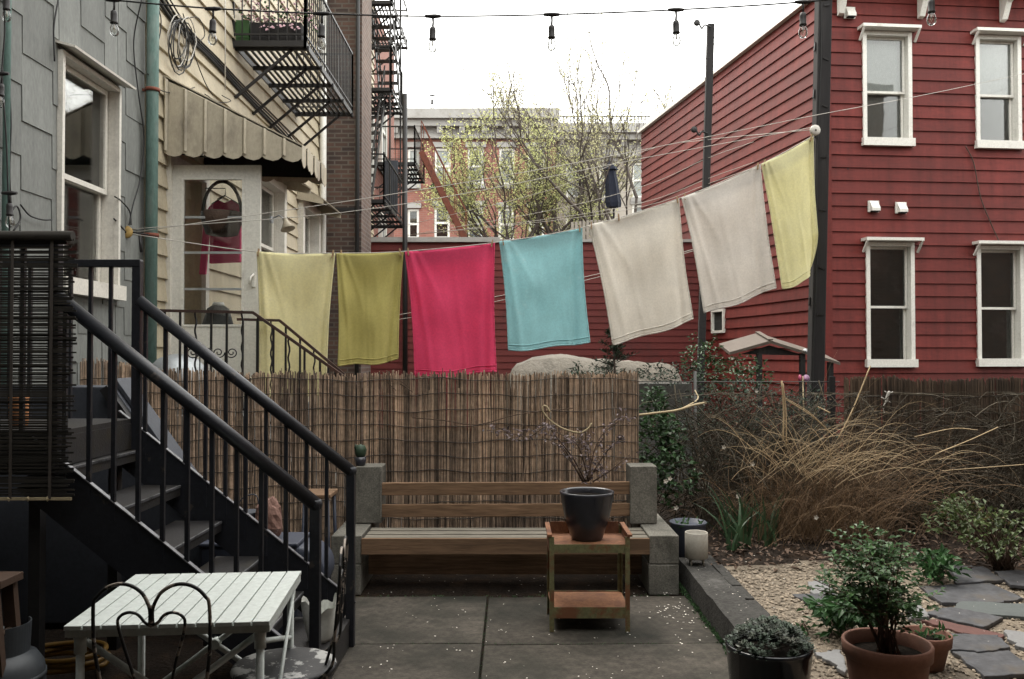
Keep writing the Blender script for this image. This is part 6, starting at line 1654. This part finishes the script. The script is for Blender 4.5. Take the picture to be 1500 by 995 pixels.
# potted rose bush, small pot, succulents
tp = pot('potted_rose_bush', 'leafy green rose bush in the large terracotta pot in the right foreground', 'potted plant', V((1.585, 3.63, .0)), [(.125, 0), (.13, .01), (.165, .27), (.168, .28), (.178, .283), (.181, .335), (.176, .342), (.166, .338), (.162, .29), (.15, .25)], M['terracotta'], .158, .285)
st_ = MB(); lf = MB()
c0 = V((1.585, 3.63, .29))
for i in range(26):
    a = R.uniform(0, 6.28); s = R.uniform(.08, .30) * (1 if math.cos(a) < 0 else .75)
    e = c0 + V((s * math.cos(a) - .06, s * .9 * math.sin(a), R.uniform(.22, .60) - s * .25)); m_ = (c0 + e) * .5 + V((R.gauss(0, .02), R.gauss(0, .02), .06))
    pts = smooth([c0 + V((R.gauss(0, .025), R.gauss(0, .025), 0)), m_, e], 5); st_.tube(pts, [.0045 * (1 - .7 * k / len(pts)) for k in range(len(pts))], 5)
    for j in range(15):
        t = R.uniform(.38, 1); p = pts[int(t * (len(pts) - 1))] + V((R.gauss(0, .02), R.gauss(0, .02), R.gauss(0, .02)))
        d = V((R.uniform(-1, 1), R.uniform(-1, 1), R.uniform(-.3, .5)))
        st_.tube([p, p + d.normalized() * .05], .0012, 3)
        for k in range(5):
            o = d.normalized() * (.02 + .012 * k); sd = d.cross(V((0, 0, 1))).normalized() * (1 if k % 2 else -1)
            lf.leaf(p + o, d.normalized() * .6 + sd if k < 4 else d, (R.uniform(-.4, .4), R.uniform(-.6, .2), 1), R.uniform(.022, .038), .02)
st_.build('stems', M['twig'], tp); lf.build('leaves', M['rose_leaf'], tp)
sp = pot('small_terracotta_pot', 'smaller terracotta pot with a low seedling right behind the large one', 'potted plant', V((1.935, 4.02, .09)), [(.075, 0), (.08, .01), (.10, .10), (.103, .105), (.113, .108), (.117, .155), (.112, .16), (.104, .155), (.1, .11)], M['terracotta'], .10, .12)
lv = MB()
for i in range(34): lv.leaf((1.935 + R.gauss(.03, .03), 4.02 + R.gauss(0, .03), .21 + R.uniform(0, .04)), (R.uniform(-1, 1), R.uniform(-1, 1), R.uniform(.2, 1.4)), (0, -.3, 1), R.uniform(.03, .06), .016)
for i in range(16): lv.leaf((1.935 + R.gauss(-.02, .05), 4.02 + R.gauss(0, .04), .205), (R.uniform(-1, 1), R.uniform(-1, 1), .3), (0, 0, 1), R.uniform(.02, .03), .016)
lv.build('foliage', M['herb_leaf'], sp)
sc = pot('succulent_pot', 'glossy black pot full of grey green succulent rosettes at the lower right', 'potted plant', V((1.10, 3.68, .0)), [(.12, 0), (.13, .01), (.165, .15), (.178, .285), (.183, .30), (.182, .312), (.172, .315), (.165, .29), (.15, .24)], M['black_glaze'], .165, .27)
lv = MB()
for i in range(150):
    a = R.uniform(0, 6.28); r = .172 * R.random() ** .5; c = V((1.10 + r * math.cos(a), 3.68 + r * math.sin(a), .30 + .085 * (1 - (r / .175) ** 2) + R.uniform(-.02, .02))); s = R.uniform(.016, .034)
    for k in range(14):
        an = k * 2.4; el = .15 + .09 * k; lv.leaf(c + V((0, 0, k * .0012)), (math.cos(an), math.sin(an), el), (0, 0, 1), s * (1 - k * .035), s * .5, fold=-.3)
lv.build('rosettes', M['succulent'], sc)
# garden clumps
bush('leafy_clump', 'bright green leafy clump on the gravel left of the large terracotta pot', 'plant', [(PG(1228, 905, .2), (.17, .15, .11), 330), (PG(1255, 895, .26), (.13, .12, .08), 150)], M['herb_leaf'], .07, .45, base=(PG(1228, 915, .08).x, PG(1228, 915, .08).y, .08), stems=1)
bush('leafy_clump', 'bright green leafy clump behind the rose bush among the flagstones', 'plant', [(PG(1368, 832, .19), (.17, .13, .11), 330)], M['herb_leaf'], .065, .45, base=(PG(1368, 845, .08).x, PG(1368, 845, .08).y, .08), stems=1)
sbx = P(1450, 770, 5.9)
bush('spreading_shrub', 'spreading shrub with bronze tinted leaves at the right edge', 'shrub', [((P(1440, 768, 5.8)), (.36, .3, .13), 520), ((P(1480, 795, 5.6)), (.28, .25, .12), 360), ((P(1400, 738, 6.0)), (.16, .12, .08), 130)], M['mixed_leaf'], .045, .6, base=(P(1470, 860, 5.8).x, 5.8, .08), stems=1)
bush('seedling', 'tiny green seedling on the gravel above the succulent pot', 'plant', [(PG(1176, 922, .12), (.02, .02, .03), 26)], M['herb_leaf'], .035, .5, base=(PG(1176, 930, .09).x, PG(1176, 930, .09).y, .08), stems=1)
bush('seedling', 'tiny green seedling right beside the concrete kerb end', 'plant', [(PG(1155, 915, .12), (.025, .02, .02), 18)], M['herb_leaf'], .025, .5, base=(PG(1155, 920, .09).x, PG(1155, 920, .09).y, .08), stems=1)
mb = MB()
for i in range(900): mb.leaf((R.uniform(1.3, 4.4), R.uniform(5.75, 7.0), .10 + R.uniform(0, .05)), (R.uniform(-1, 1), R.uniform(-1, 1), R.uniform(-.1, .4)), (0, 0, 1), R.uniform(.03, .08), .03)
tag(mb.build('leaf_litter', M['twig']), 'brown fallen leaves lying on the soil at the foot of the dry grass', 'leaves', None, 'stuff')
# pale vines
mb = MB(); mb.tube(smooth([P(936, 608, 6.9), P(962, 605, 6.9), P(992, 601, 6.95), P(1018, 593, 7.0), P(1034, 590, 7.1)], 5), .010, 6); mb.tube(smooth([P(1000, 598, 6.97), P(1022, 585, 7.2), P(1018, 572, 7.4)], 4), .006, 5)
tag(mb.build('pale_branch', M['vine_rope']), 'pale dry branch sticking out past the right end of the reed fence', 'branch')
mb = MB(); mb.tube(smooth([P(806, 604, 6.36), P(801, 596, 6.36), P(796, 595, 6.36), P(795, 602, 6.36), P(806, 616, 6.36), P(825, 628, 6.36), P(848, 634, 6.36), P(860, 629, 6.36), P(867, 620, 6.37)], 5), .0075, 6)
tag(mb.build('pale_vine', M['vine_rope']), 'pale hooked vine curling across the face of the reed fence', 'vine')
mb = MB(); mb.tube(smooth([P(604, 612, 6.38), P(650, 616, 6.37), P(700, 622, 6.37), P(760, 607, 6.37), P(840, 598, 6.37)], 5), .004, 5)
for a, b in (((560, 545), (605, 575)), ((566, 543), (600, 568)), ((555, 548), (580, 572))): mb.tube([P(*a, 6.5), P(*b, 6.36)], .003, 4)
tag(mb.build('thin_vine', M['twig']), 'thin brown vine threaded along the upper part of the reed fence', 'vine')

# unseen house and balcony added behind the viewer to darken the foreground
rr = thing('rear_shade_house', 'brown brick house added out of view behind the viewer to shade the yard', 'house', (1.5, -4, 0))
mb = MB(); mb.box(-3.27, 30, -4.2, -3.6, -.05, 9.4); mb.build('wall', M['brown_brick'], rr)
mb = MB(); mb.box(-3.2, 3.4, -3.59, 2.1, 3.35, 3.5); mb.build('balcony', M['bench_wood'], rr)  # balcony added out of view to block overhead light on the foreground
for x_ in (-3.1, 3.3): mb = MB(); mb.box(x_ - .05, x_ + .05, 1.95, 2.05, -.05, 3.35); mb.build('shade_balcony_post', M['post_wood'], rr)  # posts of the added, unseen balcony
rn = thing('side_shade_house', 'brown brick house added out of view on the right to shade the yard', 'house', (7, 2, 0))  # added out of view; its bulk keeps light off the garden
mb2 = MB(); mb2.box(5.4, 9.5, -3.5, 7.3, -.05, 7.4); mb2.build('wall', M['brown_brick_side'], rn)
mb2 = MB(); mb2.box(5.3, 9.6, -3.5, 7.4, 7.41, 7.6); mb2.build('roof', M['red_roof'], rn)
mb = MB(); mb.box(-3.27, 30, -9, -4.22, 0, 9.3); mb.build('roof', M['red_roof'], rr)
# ------------------------------------------------------------------ camera, sky, sun
cam = bpy.data.cameras.new('camera'); co_ = bpy.data.objects.new('camera', cam); C.objects.link(co_)
cam.sensor_width = 36; cam.lens = 36 * F / 1500; cam.clip_end = 600; cam.clip_start = .05
co_.location = (0, 0, CAMZ); co_.rotation_euler = (math.pi / 2 + PITCH, 0, 0)
sc_ = bpy.context.scene; sc_.camera = co_
wd = bpy.data.worlds.new('World'); sc_.world = wd; wd.use_nodes = True
nt = wd.node_tree; bg = nt.nodes['Background']
EL, AZ = math.radians(52), math.radians(-35)     # sun high, beyond the left houses
sky = nt.nodes.new('ShaderNodeTexSky'); sky.sky_type = 'NISHITA'; sky.sun_disc = False; sky.sun_elevation = EL; sky.sun_rotation = AZ
sky.dust_density = 4; sky.air_density = 1.5
nt.links.new(sky.outputs[0], bg.inputs[0]); bg.inputs[1].default_value = SKYK
bg2 = nt.nodes.new('ShaderNodeBackground')
tc = nt.nodes.new('ShaderNodeTexCoord')
ns_ = nt.nodes.new('ShaderNodeTexNoise'); ns_.inputs['Scale'].default_value = 2.2; ns_.inputs['Detail'].default_value = 6
nt.links.new(tc.outputs['Generated'], ns_.inputs['Vector'])
rp = nt.nodes.new('ShaderNodeValToRGB'); rp.color_ramp.elements[0].position = .3; rp.color_ramp.elements[0].color = (.97, .95, .90, 1); rp.color_ramp.elements[1].position = .7; rp.color_ramp.elements[1].color = (1, .975, .90, 1)
nt.links.new(ns_.outputs['Fac'], rp.inputs[0]); nt.links.new(rp.outputs[0], bg2.inputs[0]); bg2.inputs[1].default_value = CLOUDK
ad = nt.nodes.new('ShaderNodeAddShader'); nt.links.new(bg.outputs[0], ad.inputs[0]); nt.links.new(bg2.outputs[0], ad.inputs[1])
nt.links.new(ad.outputs[0], nt.nodes['World Output'].inputs[0])
sl = bpy.data.lights.new('sun', 'SUN'); sl.energy = SUNK; sl.angle = math.radians(25); sl.color = (1, .95, .87)
so_ = bpy.data.objects.new('sun', sl); C.objects.link(so_)
# light travels from the sun towards the yard
sd_ = V((math.sin(AZ) * math.cos(EL), math.cos(AZ) * math.cos(EL), math.sin(EL)))
so_.rotation_euler = sd_.to_track_quat('Z', 'Y').to_euler()
so_.location = (-6, 8, 14)
sc_.view_settings.view_transform = 'Standard'; sc_.view_settings.look = 'None'
sc_.view_settings.exposure = EXPO; sc_.view_settings.gamma = 1; sc_.view_settings.use_curve_mapping = False
